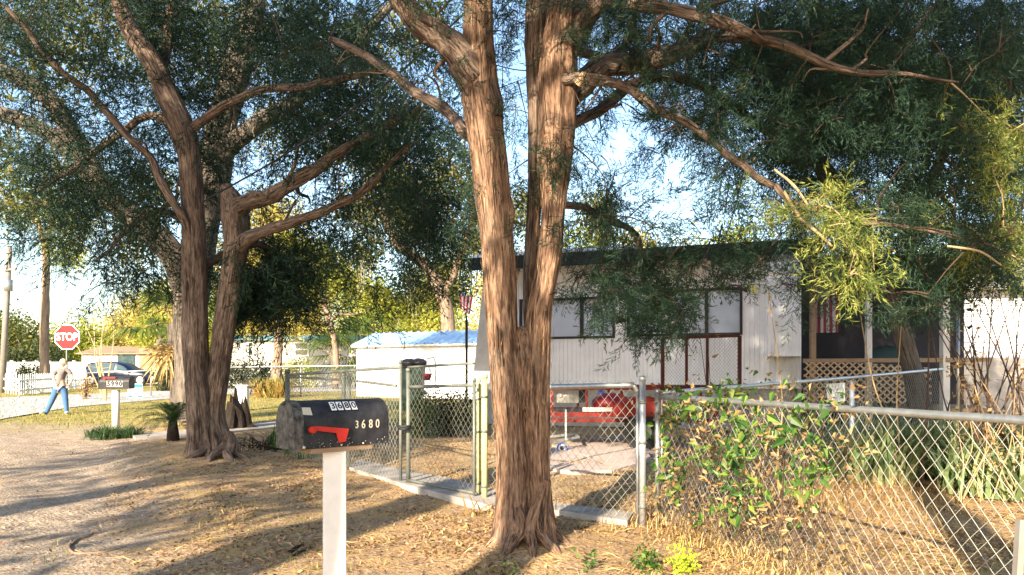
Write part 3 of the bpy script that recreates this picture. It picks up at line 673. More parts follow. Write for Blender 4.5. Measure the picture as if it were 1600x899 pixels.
oak('dark spreading oak with a crooked limb behind the metal-roofed shed', 'live oaks', GX(700, 40),
    [[(704, 610, 40, 26), (700, 530, 40, 22), (695, 470, 40, 22), (668, 420, 40, 18), (640, 395, 39, 17), (620, 380, 38, 15), (600, 340, 38, 12), (560, 300, 37, 8)],
     [(690, 470, 40, 14), (720, 400, 40, 12), (740, 330, 40, 10), (700, 250, 40, 8)]],
    [(660, 350, 40, 62), (700, 280, 40, 60), (620, 300, 39, 50), (560, 330, 38, 44), (700, 440, 41, 44), (650, 455, 41, 40), (740, 380, 40, 46), (570, 395, 38, 34), (600, 250, 40, 50), (810, 330, 40, 40), (930, 330, 41, 40)],
    2000, 'oak', 2.6, (260, .8, 2.4, .05), 1., 'bark_far')
oak('slim oak with pale crown beside the fan palm near the shed', 'live oaks', GX(528, 42),
    [[(527, 600, 42, 10), (524, 545, 42, 9), (515, 500, 42, 8), (505, 470, 42, 7), (500, 430, 42, 5)],
     [(516, 502, 42, 5), (530, 492, 41, 4), (560, 490, 41, 4), (590, 470, 41, 3)]],
    [(500, 420, 42, 40), (470, 460, 42, 30), (540, 440, 42, 34), (590, 470, 41, 26), (620, 480, 41, 20), (450, 400, 43, 34)],
    1100, 'far_green', 2.4, None, 1., 'bark_far')
oak('thick brown trunked tree in front of the far mobile home', 'live oaks', GX(435, 44),
    [[(433, 605, 44, 15), (434, 560, 44, 13), (436, 520, 44, 13), (438, 480, 44, 12), (430, 430, 44, 10), (420, 350, 44, 8)]],
    [(430, 440, 44, 46), (390, 470, 44, 36), (470, 410, 44, 46), (380, 400, 45, 44), (430, 350, 45, 50), (400, 510, 44, 24), (460, 510, 44, 20)],
    1500, 'far_warm', 2.6, None, 1., 'bark_far')
# tall bare-ish tree on the left
oak('tall slender tree with thin crown rising behind the stop sign', 'tall slender trees', GX(70, 40),
    [[(69, 600, 40, 13), (70, 500, 40, 12), (72, 430, 40, 11), (71, 395, 40, 10), (60, 350, 40, 7), (40, 330, 40, 4)],
     [(71, 395, 40, 8), (80, 350, 40, 6), (90, 310, 40, 4)]],
    [(110, 400, 40, 30), (80, 330, 40, 34), (30, 325, 40, 26), (120, 350, 40, 30), (85, 380, 40, 20)], 420, 'far_green', 2.0, None, 1., 'bark_far')
# background trees
bgt = [(-60, 62, 470, 90, 'far_green'), (30, 60, 505, 60, 'oak'), (120, 66, 515, 60, 'far_green'), (190, 70, 500, 62, 'far_warm'), (250, 60, 500, 52, 'far_green'), (230, 75, 440, 70, 'far_warm'), (340, 66, 440, 80, 'far_green'), (410, 72, 420, 90, 'far_warm'),
       (500, 72, 450, 80, 'far_warm'), (580, 68, 430, 80, 'far_green'), (640, 74, 470, 66, 'far_warm'), (700, 66, 400, 80, 'far_green'), (780, 60, 430, 70, 'far_warm'), (900, 46, 335, 75, 'far_green'), (990, 50, 362, 66, 'far_warm'), (1090, 50, 372, 64, 'far_green'), (1180, 46, 345, 70, 'far_green'), (1290, 50, 400, 80, 'far_warm'), (1400, 46, 420, 80, 'oak'), (1520, 44, 400, 90, 'far_green'), (1640, 42, 400, 90, 'oak')]
bl = ['low sunlit tree at the far left edge beyond the road', 'dark green bush-like tree behind the utility pole', 'small yellow green tree behind the stop sign', 'pale golden tree over the blue van', 'sunny tree beside the old palm', 'tall hazy golden tree behind the white house', 'broad yellow green tree between the two cedar stems', 'tall golden tree over the far mobile home', 'golden tree behind the far mobile home window', 'yellow green tree above the palms', 'straw coloured tree left of the shed roof', 'tall green tree above the shed roof', 'golden tree hidden behind the big cedar trunk', 'green treetop showing over the left roof corner', 'golden treetop over the roof, below open sky', 'green treetop over the middle of the home roof', 'green treetop over the right end of the dark roof edge', 'golden tree behind the leaning oak', 'dark tree behind the porch', 'sunlit tree behind the white sided house', 'dark tree at the far right edge']
for (px, Yy, top, hw, mt_), lb in zip(bgt, bl):
    by = 580+F*(tz(Yy)*-1+H)/Yy; hgt = by-top
    sp = [(px+rng.uniform(-.6, .6)*hw, top+hgt*f_+rng.uniform(-8, 8), Yy+rng.uniform(-2, 2), hw*rng.uniform(.38, .62)) for f_ in (.16, .28, .35, .45, .55, .62, .75, .3)]
    oak(lb, 'trees beyond the road and houses', GX(px, Yy), [[(px, by, Yy, 9), (px+4, by-hgt*.4, Yy, 8), (px-3, top+hgt*.25, Yy, 5)]], sp, 900 if 200 < px < 760 else 620, mt_, 3.6, None, .8, 'bark_far', name='broadleaf_tree', n=8)
# =============== HOUSE (mobile home) ===============
UP = Vector((0, 0, 1))
h0 = P(870, 580, 17.5); h1 = P(1250, 580, 15.6)
hd = (h1-h0); hd.z = 0; hd.normalize(); hn = Vector((hd.y, -hd.x, 0))      # towards the camera
if hn.y > 0: hn = -hn
def HP(px, py, off=0.): return RP(px, py, h0+hn*off, hn)
def hu(px, off=0.):
    return (HP(px, 580, off)-h0).dot(hd)
def HW(u, z, off=0.): q = h0+hd*u+hn*off; return Vector((q.x, q.y, z))
def ribbed(mb, u0, u1, z0, z1, off=0., pitch=.105, dep=.014, O=None, D=None, N=None):
    O = h0 if O is None else O; D = hd if D is None else D; N = hn if N is None else N
    us = [u0]; k = math.ceil(u0/pitch)
    prof = []
    u = math.floor(u0/pitch)*pitch
    while u < u1:
        for f_, d_ in ((0, 0), (.22, 0), (.3, dep), (.55, dep), (.63, 0)):
            q = u+f_*pitch
            if u0 < q < u1: prof.append((q, d_))
        u += pitch
    prof = [(u0, 0)]+prof+[(u1, 0)]
    vs = []
    for q, d_ in prof:
        b = O+D*q+N*(off+d_)
        vs += [(b.x, b.y, z0), (b.x, b.y, z1)]
    mb.add(vs, [(2*i, 2*i+2, 2*i+3, 2*i+1) for i in range(len(prof)-1)])
uL, uR = hu(765), hu(1252)
ZB, ZT = 1.02, 3.92
home = thing('mobile_home', HW(uL, tz(17)), 'white ribbed-metal mobile home with dark flat roof edge and two wide blind-covered windows', 'house')
wins = []   # (u0,u1,z0,z1)
for a, b, (x0, y0), (x1, y1) in ((812, 961, (870, 466), (870, 530)), (980, 1160, (1070, 452), (1070, 525))):
    wins.append((hu(a), hu(b), HP(x1, y1).z, HP(x0, y0).z))
mb = MB(); cuts = [uL]+[q for w_ in wins for q in w_[:2]]+[uR]
for i in range(0, len(cuts), 2): ribbed(mb, cuts[i], cuts[i+1], ZB, ZT)
for w_ in wins: ribbed(mb, w_[0], w_[1], ZB, w_[2]); ribbed(mb, w_[0], w_[1], w_[3], ZT)
# back box and ends
q = [HW(uL, 0, -.02), HW(uR, 0, -.02), HW(uR, 0, -4.2), HW(uL, 0, -4.2)]
for i in (1, 2, 3):
    a, b = q[i], q[(i+1) % 4]; mb.add([(a.x, a.y, ZB), (b.x, b.y, ZB), (b.x, b.y, ZT), (a.x, a.y, ZT)], [(0, 1, 2, 3)])
obj('wall', mb, 'siding', home)
mb = MB(); a, b = HW(uL-.16, ZB-.1, -.1), HW(uL+.02, ZT-.2, -.1)     # sloping end cap at the left corner
mb.slab([HW(uL-.42, 1.35, .02), HW(uL+.0, 1.35, .02), HW(uL+.0, ZT, .02), HW(uL-.12, ZT, .02)], -hn, .5); obj('end_cap', mb, 'white_old', home)
mb = MB(); mb.slab([HW(uL-.3, .05, -.05), HW(uR, .05, -.05), HW(uR, ZB, -.05), HW(uL-.3, ZB, -.05)], -hn, .1); obj('skirting', mb, 'skirt', home)
mb = MB(); mb.slab([HW(uL-.1, ZB-.05, .03), HW(uR, ZB-.05, .03), HW(uR, ZB+.03, .03), HW(uL-.1, ZB+.03, .03)], -hn, .04); obj('base_trim', mb, 'white_old', home)
mb = MB(); mb.slab([HW(uL-.3, ZT, .5), HW(uR+.35, ZT, .5), HW(uR+.35, ZT, -4.5), HW(uL-.3, ZT, -4.5)], UP, .12)
roof = obj('roof', mb, 'white_old', home)
mb = MB(); mb.slab([HW(uL-.32, ZT-.16, .53), HW(uR+.37, ZT-.16, .53), HW(uR+.37, ZT+.14, .53), HW(uL-.32, ZT+.14, .53)], hn, .03); obj('fascia', mb, 'fascia', roof)
mb = MB(); mb.slab([HW(uL-.32, ZT+.145, .5), HW(hu(1000), ZT+.145, .5), HW(hu(1000), ZT+.33, -.2), HW(uL-.32, ZT+.33, -.2)], UP, .03)
obj('roof_panel', mb, 'white_old', roof)
for i, (u0, u1, z0, z1) in enumerate(wins):
    mb = MB(); t = .055
    for a, b, c, d in ((u0, u1, z1-t, z1), (u0, u1, z0, z0+t), (u0, u0+t, z0+t, z1-t), (u1-t, u1, z0+t, z1-t)):
        mb.slab([HW(a, c, .03), HW(b, c, .03), HW(b, d, .03), HW(a, d, .03)], -hn, .1)
    for f_ in ((.66,) if i == 0 else (.70,)):
        um = u0+(u1-u0)*f_; mb.slab([HW(um-.035, z0+t, .022), HW(um+.035, z0+t, .022), HW(um+.035, z1-t, .022), HW(um-.035, z1-t, .022)], -hn, .08)
    wf = obj('window', mb, 'dark_frame', home)
    mb = MB(); mb.slab([HW(u0+t, z0+t, -.02), HW(u1-t, z0+t, -.02), HW(u1-t, z1-t, -.02), HW(u0+t, z1-t, -.02)], -hn, .008); obj('pane', mb, 'glass', wf)
    mb = MB(); u = u0+t
    while u < u1-t: 
        mb.add([HW(u, z0+t, -.045), HW(u+.085, z0+t, -.075), HW(u+.085, z1-t, -.075), HW(u, z1-t, -.045)], [(0, 1, 2, 3)]); u += .082
    mb.slab([HW(u0, z0, -.3), HW(u1, z0, -.3), HW(u1, z1, -.3), HW(u0, z1, -.3)], -hn, .02)
    obj('blinds', mb, 'blind', wf)
# --- porch side: corrugated screen standing proud, dark porch, roof, posts, lattice
mb = MB(); off = .75
up0, up1 = hu(1197, off), hu(1252, off); zt_, zb_ = HP(1225, 408, off).z, HP(1225, 557, off).z
ribbed(mb, up0, up1, zb_, zt_, off, .13, .03); ribbed(mb, up0, up1, zb_, zt_, off-.06, .13, -.0)
q = [HW(up0, zb_, off), HW(up0, zb_, 0), HW(up0, zt_, 0), HW(up0, zt_, off)]; mb.add(q, [(0, 1, 2, 3)])
q = [HW(up1, zb_, off), HW(up1, zb_, 0), HW(up1, zt_, 0), HW(up1, zt_, off)]; mb.add(q, [(0, 1, 2, 3)])
obj('corrugated_panel', mb, 'siding', home)
pu0, pu1 = uR+.02, uR+3.3
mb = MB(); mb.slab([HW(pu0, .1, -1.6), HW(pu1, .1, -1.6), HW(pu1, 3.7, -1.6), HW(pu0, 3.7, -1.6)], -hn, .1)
obj('porch_wall', mb, 'curtain_dark', home)  # near-black wall colour stands for the shade inside the porch
mb = MB(); mb.slab([HW(pu0, .55, .5), HW(pu1, .55, .5), HW(pu1, .55, -1.6), HW(pu0, .55, -1.6)], UP, .08); obj('porch_floor', mb, 'wood', home)
mb = MB(); mb.slab([HW(pu0+.36, 3.55, .9), HW(pu1+.2, 3.5, .9), HW(pu1+.2, 3.72, -1.7), HW(pu0+.36, 3.75, -1.7)], UP, .07); obj('porch_roof', mb, 'fascia', home)
for px in (1357, 1476, 1270):
    u = hu(px, .6); mb = MB(); mb.beam(HW(u, .05, .6), HW(u, 3.55, .6), .1 if px != 1476 else .13); obj('post', mb, 'white_old' if px != 1270 else 'wood', home)
mb = MB(); mb.slab([HW(pu0, 1.52, .62), HW(pu1, 1.52, .62), HW(pu1, 1.60, .62), HW(pu0, 1.60, .62)], hn, .05); obj('handrail', mb, 'wood', home)
# lattice: diagonal laths clipped to a sagging rectangle
mb = MB(); lu0, lu1 = pu0+.02, hu(1455, .66); lz0 = .72
def clipdiag(sign, off):
    st = .135; c = lu0-2
    while c < lu1+2:
        seg = []
        for i in range(61):
            z = lz0+(1.56-lz0)*i/60; u = c+sign*(z-lz0); zt2 = 1.54-.12*max(0, (u-lu0)/(lu1-lu0))**2
            if lu0 <= u <= lu1 and z <= zt2: seg.append((u, z))
        if len(seg) > 1:
            a, b = seg[0], seg[-1]; mb.beam(HW(a[0], a[1], off), HW(b[0], b[1], off), .045, .008, up=hn) if False else mb.slab([HW(a[0]-.022, a[1], off), HW(a[0]+.022, a[1], off), HW(b[0]+.022, b[1], off), HW(b[0]-.022, b[1], off)], hn, .008)
        c += st
clipdiag(1, .665); clipdiag(-1, .675); obj('lattice_panel', mb, 'lattice', home)
# arched grey cover (grill under a cover) on the porch and big hanging flag
gr = thing('covered_grill', HW(hu(1380, .1), .63, .1), 'dark grey cloth-covered grill standing on the porch behind the lattice', 'grill')
mb = MB(); c = HW(hu(1385, 0), 1.25, 0)
mb.sphere(c, .62, 1.0, .5, 1.0, 10, .02); obj('cover', mb, 'green_plastic', gr, True)
for i in (-1, 1): mb = MB(); mb.beam(c+Vector((i*.4, -.1, -.1)), Vector((c.x+i*.4, c.y-.1, .63)), .05); obj('leg', mb, 'black', gr)
fl = thing('flag', HW(hu(1290, .4), 3.3, .4), 'large faded striped flag hanging upright inside the dark porch', 'flag')
mb = MB(); z1, z0 = HP(1290, 430, .4).z, HP(1290, 520, .4).z; a, b = hu(1268, .4), hu(1310, .4); ns = 9
for i in range(ns):
    mb.cur = i % 2
    for j in range(6):
        f0, f1 = j/6, (j+1)/6
        w0 = .03*math.sin(i*1.3+f0*5); w1 = .03*math.sin(i*1.3+f1*5); w2 = .03*math.sin((i+1)*1.3+f0*5); w3 = .03*math.sin((i+1)*1.3+f1*5)
        u0, u1 = a+(b-a)*i/ns, a+(b-a)*(i+1)/ns
        mb.add([HW(u0, z1+(z0-z1)*f0, .4+w0), HW(u1, z1+(z0-z1)*f0, .4+w2), HW(u1, z1+(z0-z1)*f1, .4+w3), HW(u0, z1+(z0-z1)*f1, .4+w1)], [(0, 1, 2, 3)])
obj('stripes', mb, ['flag_red_dull', 'flag_white_dull'], fl)
mb = MB(); zc = z1+.38; mb.slab([HW(a, z1, .4), HW(b, z1, .4), HW(b, zc, .4), HW(a, zc, .4)], hn, .01); cn = obj('canton', mb, 'flag_blue', fl)
mb = MB()
for i in range(6):
    for j in range(5): mb.box(HW(a+.08+i*(b-a-.16)/5, z1+.05+j*.07, .415), (.018, .018, .018))
obj('stars', mb, 'flag_white_dull', cn)

# neighbour house at the far right: white lap siding
Yn = 21.; nh = thing('neighbour_house', GX(1560, Yn), 'white lap-sided house glimpsed at the right edge behind bare stems', 'house')
mb = MB(); zb, zt2 = P(0, 576, Yn).z, P(0, 455, Yn).z; z = zb; x0, x1 = P(1488, 0, Yn).x, P(1720, 0, Yn).x
while z < zt2:
    mb.add([(x0, Yn-.05, z), (x1, Yn-.05, z), (x1, Yn, z+.15), (x0, Yn, z+.15), (x0, Yn, z), (x1, Yn, z)], [(0, 1, 2, 3), (4, 5, 1, 0)]); z += .15
mb.add([(x0, Yn, zb), (x0, Yn+6, zb), (x0, Yn+6, zt2), (x0, Yn, zt2)], [(0, 1, 2, 3)])
obj('siding_wall', mb, 'siding', nh)
mb = MB(); mb.slab([(x0-.4, Yn-.5, zt2), (x1, Yn-.5, zt2), (x1, Yn+3, zt2+1.3), (x0-.4, Yn+3, zt2+1.3)], UP, .1); obj('roof', mb, 'skirt', nh)
mb = MB(); mb.box((x0+2, Yn+.05, tz(Yn)+.3), (4.0+.3, .2, zb*2-tz(Yn))); obj('foundation', mb, 'concrete', nh)
mb = MB(); mb.box((x0-.0, Yn-.06, (zb+zt2)/2), (.12, .1, zt2-zb)); obj('corner_trim', mb, 'white', nh)

# =============== CHAIN LINK ===============
def chain(mb, a, b, z0, z1, sp=.08, r=.0021, zt_fn=None, wob=.004):
    """diamond mesh of crossing wires in the upright panel from ground point a to b"""
    a, b = Vector(a), Vector(b); d = b-a; d.z = 0; L = d.length; d.normalize(); n = Vector((-d.y, d.x, 0))
    za = lambda u: z0+(a.z+(b.z-a.z)*u/L if False else 0)
    top = zt_fn or (lambda u: z1[0]+(z1[1]-z1[0])*u/L)
    Hh = max(top(0), top(L))-z0; k_ = 1.18
    for sg in (1, -1):
        c = -Hh*1.0/k_ if sg == 1 else 0
        c0 = -Hh/k_ if sg == 1 else 0; c1 = L if sg == 1 else L+Hh/k_; c = c0
        while c < c1:
            seg = []; N_ = 10
            ss = np.linspace(0, Hh, N_)
            for s_ in ss:
                u = c+sg*s_/k_
                if 0 <= u <= L and z0+s_ <= top(u)+.001: seg.append((u, z0+s_))
            # clip ends exactly
            if len(seg) >= 1:
                ua, zz = seg[0]
                if zz > z0+1e-6:
                    ub = 0 if sg == 1 else L; seg.insert(0, (ub, z0+(ub-c)*sg*k_))
                ua, zz = seg[-1]; ut = ua; zt_ = zz
                for _ in range(12):
                    u2 = ut+sg*.01/k_
                    if 0 <= u2 <= L and zt_+.01 <= top(u2): ut, zt_ = u2, zt_+.01
                    else: break
                seg[-1] = (ut, zt_) if len(seg) > 1 else seg[-1]
                if len(seg) > 1:
                    pts = [a+d*u+n*(sg*r*1.1+wob*math.sin(u*9+z*7)*1)+Vector((0, 0, z-a.z)) for u, z in seg]
                    mb.tube(pts, r, 3, False)
            c += sp
    return mb
def post(parent, px, pyb, pyt, wpx, mat, cap=True, label=None, name='post'):
    g_ = G(px, pyb); Yy = g_.y; r = wpx*Yy/F/2; t = P(px, pyt, Yy); mb = MB()
    mb.tube([g_-Vector((0, 0, .1)), t-Vector((0, 0, .04))], r, 14)
    if cap: mb.tube([t-Vector((0, 0, .05)), t-Vector((0, 0, .012)), t], [r*1.16, r*1.16, r*.6], 14)
    return obj(name, mb, mat, parent, True, label=label), g_, t
def rail(parent, a, b, r, mat, name='rail', sag=0., label=None, n=8):
    a, b = Vector(a), Vector(b); mb = MB()
    mb.tube([a.lerp(b, i/n)-Vector((0, 0, sag*4*(i/n)*(1-i/n))) for i in range(n+1)], r, 12)
    return obj(name, mb, mat, parent, True, label=label)
gA, gM, gB = G(449, 712), G(541, 733), G(621, 757)
f1 = thing('chain_link_fence', gA, 'chain link fence run with dull grey top rail, between the mailbox and the sago walk', 'fence', 'chain link fences')
post(f1, 449, 712, 577, 7.5, 'galv_dull'); post(f1, 537, 733, 582, 6.5, 'galv_dull'); post(f1, 545, 735, 583, 6, 'galv_dull')
post(f1, 626, 757, 562, 5, 'galv_dull')
rail(f1, P(450, 586, gA.y), P(625, 574, gB.y), .022, 'galv_dull', 'top_rail')
rail(f1, P(451, 589, gA.y-.05), P(537, 594, gM.y), .018, 'galv_dull', 'brace_rail'); rail(f1, P(545, 594, gM.y), P(619, 603, gB.y), .018, 'galv_dull', 'brace_rail')
mb = MB(); za, zb = P(450, 586, gA.y).z, P(625, 574, gB.y).z; chain(mb, gA, gB, .03, (za, zb), .085, .0024); obj('wire_mesh', mb, 'wire', f1)
gC, gD = G(638, 760), G(745, 782)
f2 = thing('chain_link_gate', gC, 'narrow chain link gate held shut by a dark chain, mesh bulging above its rail', 'gate', 'chain link gates')
post(f2, 638, 760, 575, 7, 'galv_dull', name='stile'); post(f2, 741, 782, 590, 5, 'galv_dull', name='stile')
rail(f2, P(638, 605, gC.y), P(742, 602, gD.y), .019, 'galv_dull', 'rail'); rail(f2, P(638, 574, gC.y), P(740, 568, gD.y), .014, 'galv_dull', 'top_rail'); rail(f2, gC+Vector((0, 0, .07)), gD+Vector((0, 0, .07)), .017, 'galv_dull', 'bottom_rail')
mb = MB(); chain(mb, gC, gD, .06, (P(638, 575, gC.y).z, P(742, 569, gD.y).z), .085, .0022); obj('wire_mesh', mb, 'wire_dark', f2)
mb = MB(); c = P(632, 668, gC.y-.05)
for i in range(9):
    an = i*.7; mb.tube([c+Vector((.07*math.cos(an+q*.9), .06*math.sin(an+q*.9), .02*math.sin(3*an+q))) for q in range(4)], .011, 6)
obj('chain', mb, 'black_metal', f2, True)
# gate posts
for px, pyb, pyt, wp, mt_, lb in ((748, 778, 590, 6.5, 'algae', 'thin yellow green stained post touching the fat capped one'), (757, 784, 584, 9.5, 'algae', 'fat yellow green stained post with cap left of the big trunk'),
                              (1004, 820, 587, 10, 'galv_bright', 'bright capped steel gate post, tallest of its pair'), (1027, 817, 607, 7.5, 'galv', 'shorter rust flecked steel post wrapped in vine')):
    g_ = G(px, pyb); t = thing('fence_post', g_, lb, 'fence post', 'gate posts'); post(t, px, pyb, pyt, wp, mt_, name='pipe')
    Yy = g_.y
    for q in (.12, .55, .82):
        mb = MB()
        p_ = g_.lerp(P(px, pyt, Yy), q); r = wp*Yy/F/2*1.25; mb.tube([p_-Vector((0, 0, .012)), p_+Vector((0, 0, .012))], r, 12)
        obj('clamp', mb, 'galv_dull', t, True)
gE, gF_ = G(768, 792), G(996, 819)
f3 = thing('chain_link_gate', gF_, 'wide chain link gate half hidden behind the big trunk, with thick grey top pipe', 'gate', 'chain link gates')
post(f3, 996, 819, 605, 4.5, 'galv', False, name='stile')
rail(f3, P(765, 607, gE.y), P(990, 602, gF_.y), .026, 'galv', 'top_rail'); rail(f3, P(990, 602, gF_.y), P(996, 612, gF_.y), .022, 'galv', 'rail_elbow')
mb = MB(); chain(mb, gE, gF_, .03, (P(768, 594, gE.y).z, P(996, 592, gF_.y).z), .082, .0022); obj('wire_mesh', mb, 'wire', f3)
g1 = G(1030, 817); g2 = Vector((2.75, 2.3, 0))
f4 = thing('chain_link_fence', g1, 'thick railed chain link fence running towards the viewer, overgrown by vine', 'fence', 'chain link fences')
rail(f4, P(1032, 620, g1.y), Vector((2.75, 2.3, 1.12)), .0225, 'galv', 'top_rail', .0)
post(f4, 1034, 817, 618, 3, 'galv', False)
mb = MB(); chain(mb, g1, g2, .0, (1.14, 1.10), .085, .0015, wob=.016); obj('wire_mesh', mb, 'wire', f4)
g5 = Vector((5.2, 10.25, 0)); g3 = G(1331, 748)
f5 = thing('chain_link_fence', g3, 'chain link fence slanting back to the porch with bright rail and pale sign', 'fence', 'chain link fences')
dd = (g3-g1).normalized(); g5 = g1+dd*((g3-g1).length*1.83)
rail(f5, P(1034, 614, g1.y), P(1331, 590, g3.y), .02, 'galv_bright', 'top_rail'); rail(f5, P(1331, 590, g3.y), P(1472, 577, g5.y), .02, 'galv_bright', 'top_rail')
post(f5, 1331, 748, 590, 7, 'galv_bright', False); g6 = GX(1497, g5.y+.6); post(f5, 1497, 580+F*H/(g6.y), 482, 5, 'galv', False)
mb = MB(); chain(mb, g1, g5, .02, (P(1034, 612, g1.y).z, P(1472, 575, g5.y).z), .085, .0022); obj('wire_mesh', mb, 'wire', f5)
mb = MB(); s0 = P(1288, 600, 8.95); s1 = P(1317, 598, 9.2); s2 = P(1317, 627, 9.2); s3 = P(1290, 630, 8.95)
mb.slab([s0+Vector((0, -.05, 0)), s1+Vector((0, -.05, 0)), s2+Vector((0, -.05, 0)), s3+Vector((0, -.05, 0))], (0, -1, 0), .01); sg = thing('blank_sign', s0, 'small pale blank sign hanging on the slanting chain link fence', 'sign'); obj('board', mb, 'white', sg)
# distant fence line on the left lot
f6 = thing('chain_link_fence', GX(350, 34), 'distant low chain link fence in front of the far mobile home hedge', 'fence', 'chain link fences')
for px in (352, 470, 590): g_ = GX(px, 34); mb = MB(); mb.tube([g_, P(px, 572, 34)], .035, 8); obj('post', mb, 'galv', f6, True)
rail(f6, P(352, 574, 34), P(600, 571, 34), .03, 'galv', 'top_rail')
mb = MB(); chain(mb, GX(352, 34), GX(600, 34), tz(34), (P(352, 574, 34).z, P(600, 571, 34).z), .16, .006); obj('wire_mesh', mb, 'wire_dark', f6)
f7 = thing('chain_link_fence', GX(135, 34), 'faint distant wire fence crossing in front of the parked van', 'fence', 'chain link fences')
for px in (135, 236): g_ = GX(px, 34); mb = MB(); mb.tube([g_, P(px, 578, 34)], .03, 8); obj('post', mb, 'galv', f7, True)
rail(f7, P(135, 583, 34), P(236, 579, 34), .02, 'galv', 'top_rail')

# =============== MAILBOX 3680 ===============
c0 = P(470, 640, 3.0); c1 = P(607, 640, 3.31); ax = (c1-c0); ax.z = 0; LB = ax.length; ax.normalize(); mn = Vector((ax.y, -ax.x, 0))
if mn.y > 0: mn = -mn
base0 = Vector((c0.x, c0.y, 0)); zbot = P(470, 703, 3.0).z; WB = .15; HB = P(470, 632, 3.0).z-zbot+.012
mbx = thing('mailbox', Vector((P(533, 0, 3.22).x, 3.24, 0)), 'black metal mailbox numbered 3680 with raised red flag, on a square white post', 'mailbox', 'mailboxes')
prof = [(0, 0), (0, HB*.55)]+[(WB/2-math.cos(math.pi*i/14)*WB/2, HB*.55+math.sin(math.pi*i/14)*HB*.45) for i in range(1, 14)]+[(WB, HB*.55), (WB, 0)]
def BP(s, t, z, off=0.): q = base0+ax*s-mn*t; return Vector((q.x, q.y, zbot+z))+mn*off
def extrude_prof(mb, s0, s1, grow_=0.):
    cx, cz = WB/2, HB*.45
    pr = [(cx+(t-cx)*(1+grow_), (z-cz)*(1+grow_*.7)+cz) for t, z in prof]
    vs = [BP(s0, t, z) for t, z in pr]+[BP(s1, t, z) for t, z in pr]; m = len(pr)
    mb.add(vs, [tuple(range(m)), tuple(range(m, 2*m))[::-1]]+[(i, m+i, m+(i+1) % m, (i+1) % m) for i in range(m)])
mb = MB(); extrude_prof(mb, .0, LB-.004); box = obj('box', mb, 'black_metal', mbx)
mb = MB(); extrude_prof(mb, -.022, .012, .035); extrude_prof(mb, -.030, -.022, .0); dr_ = obj('door', mb, 'mail_edge', mbx, label='scuffed grey door with worn silvery edge')
mb = MB(); extrude_prof(mb, LB-.012, LB, .02); obj('rear_rim', mb, 'black_metal', mbx)
mb = MB(); mb.tube([BP(-.045, WB/2, HB*.93), BP(-.028, WB/2, HB*.98), BP(-.01, WB/2, HB*1.03)], .006, 8); obj('pull_tab', mb, 'mail_edge', dr_)
def SP(px, py, off=0.): return RP(px, py, base0+mn*off, mn)
mb = MB(); c = SP(489, 672, .012); mb.tube([c-mn*.012, c+mn*.006, c+mn*.009], [.0145, .0145, .008], 20)
arm = [SP(492, 666, .011), SP(545, 670, .011), SP(540, 690, .011), SP(530, 692, .011), SP(526, 677, .011), SP(492, 673, .011)]
mb.slab([q-mn*.004 for q in arm], mn, .006); obj('flag', mb, 'red_flag', mbx)
# sticker numbers on the curved top
nz = (mn*.80+UP*.60).normalized(); updir = (UP*.80-mn*.60).normalized()
for i, ch in enumerate('3680'):
    px = (523.5, 534, 545, 555.8)[i]; th_ = math.radians(43)
    sfr = (SP(px, 645)-base0).dot(ax)
    t_, z_ = WB/2-math.cos(th_)*WB/2, HB*.55+math.sin(th_)*HB*.45
    nn = (mn*math.cos(th_)*HB*.45+UP*math.sin(th_)*WB/2).normalized(); uu = (UP-nn*nn.z).normalized()
    c = BP(sfr, t_, z_)+nn*.0035; tl = ax*math.cos(-.06)+uu*math.sin(-.06)
    mb = MB(); hw, hh_ = .0128, .0215
    mb.slab([c-ax*hw-uu*hh_, c+ax*hw-uu*hh_, c+ax*hw+uu*hh_, c-ax*hw+uu*hh_], nn, .001); st = obj('number_sticker', mb, 'white', mbx)
    text_mesh('digit', ch, .043, 'black', c+nn*.0018, ax, uu, st, .0004, True, .0008)
for i, ch in enumerate('3680'):
    px = (558, 568, 579.5, 590)[i]; c = SP(px, 663.5-.05*(px-570), .0015)
    text_mesh('painted_digit', ch, .052 if i else .046, 'cream', c, ax, UP, mbx, .0004, True, .0006, .8)
mb = MB(); c = SP(482, 645, .001); mb.slab([BP(.012, .006, HB*.72, .003), BP(.055, .006, HB*.70, .003), BP(.053, .022, HB*.86, .003), BP(.014, .022, HB*.87, .003)], mn, .001); obj('old_sticker', mb, 'cream', mbx)
for _ in range(46):
    pass
mb = MB()
for _ in range(38):
    s_ = rng.uniform(.01, LB-.01); z_ = abs(rng.normal(0, .018)); r = rng.uniform(.0006, .0022); c = BP(s_, 0, z_+.002, .0005); mb.sphere(c, r, n=4)
c = BP(.012, 0, .008, .004); mb.sphere(c, .007, n=6); c = BP(.3, 0, .006, .002); mb.sphere(c, .004, n=5); c = BP(.19, 0, .006, .002); mb.sphere(c, .004, n=5)
obj('rivets_and_chips', mb, 'cream', mbx, True)
pc = BP(LB*.46, WB/2-.005, 0); mb = MB(); pw = .096
mb.box((pc.x, pc.y, zbot/2-.06), (pw, pw, zbot+.10), rot=math.atan2(ax.y, ax.x)*.35)
pst = obj('post', mb, 'white_vinyl', mbx)
bv = pst.modifiers.new('bevel', 'BEVEL'); bv.width = .006; bv.segments = 2
mb = MB(); mb.box((pc.x, pc.y, zbot-.012), (.13, .30, .02), rot=math.atan2(ax.y, ax.x)-math.pi/2); obj('bracket', mb, 'wood', mbx)

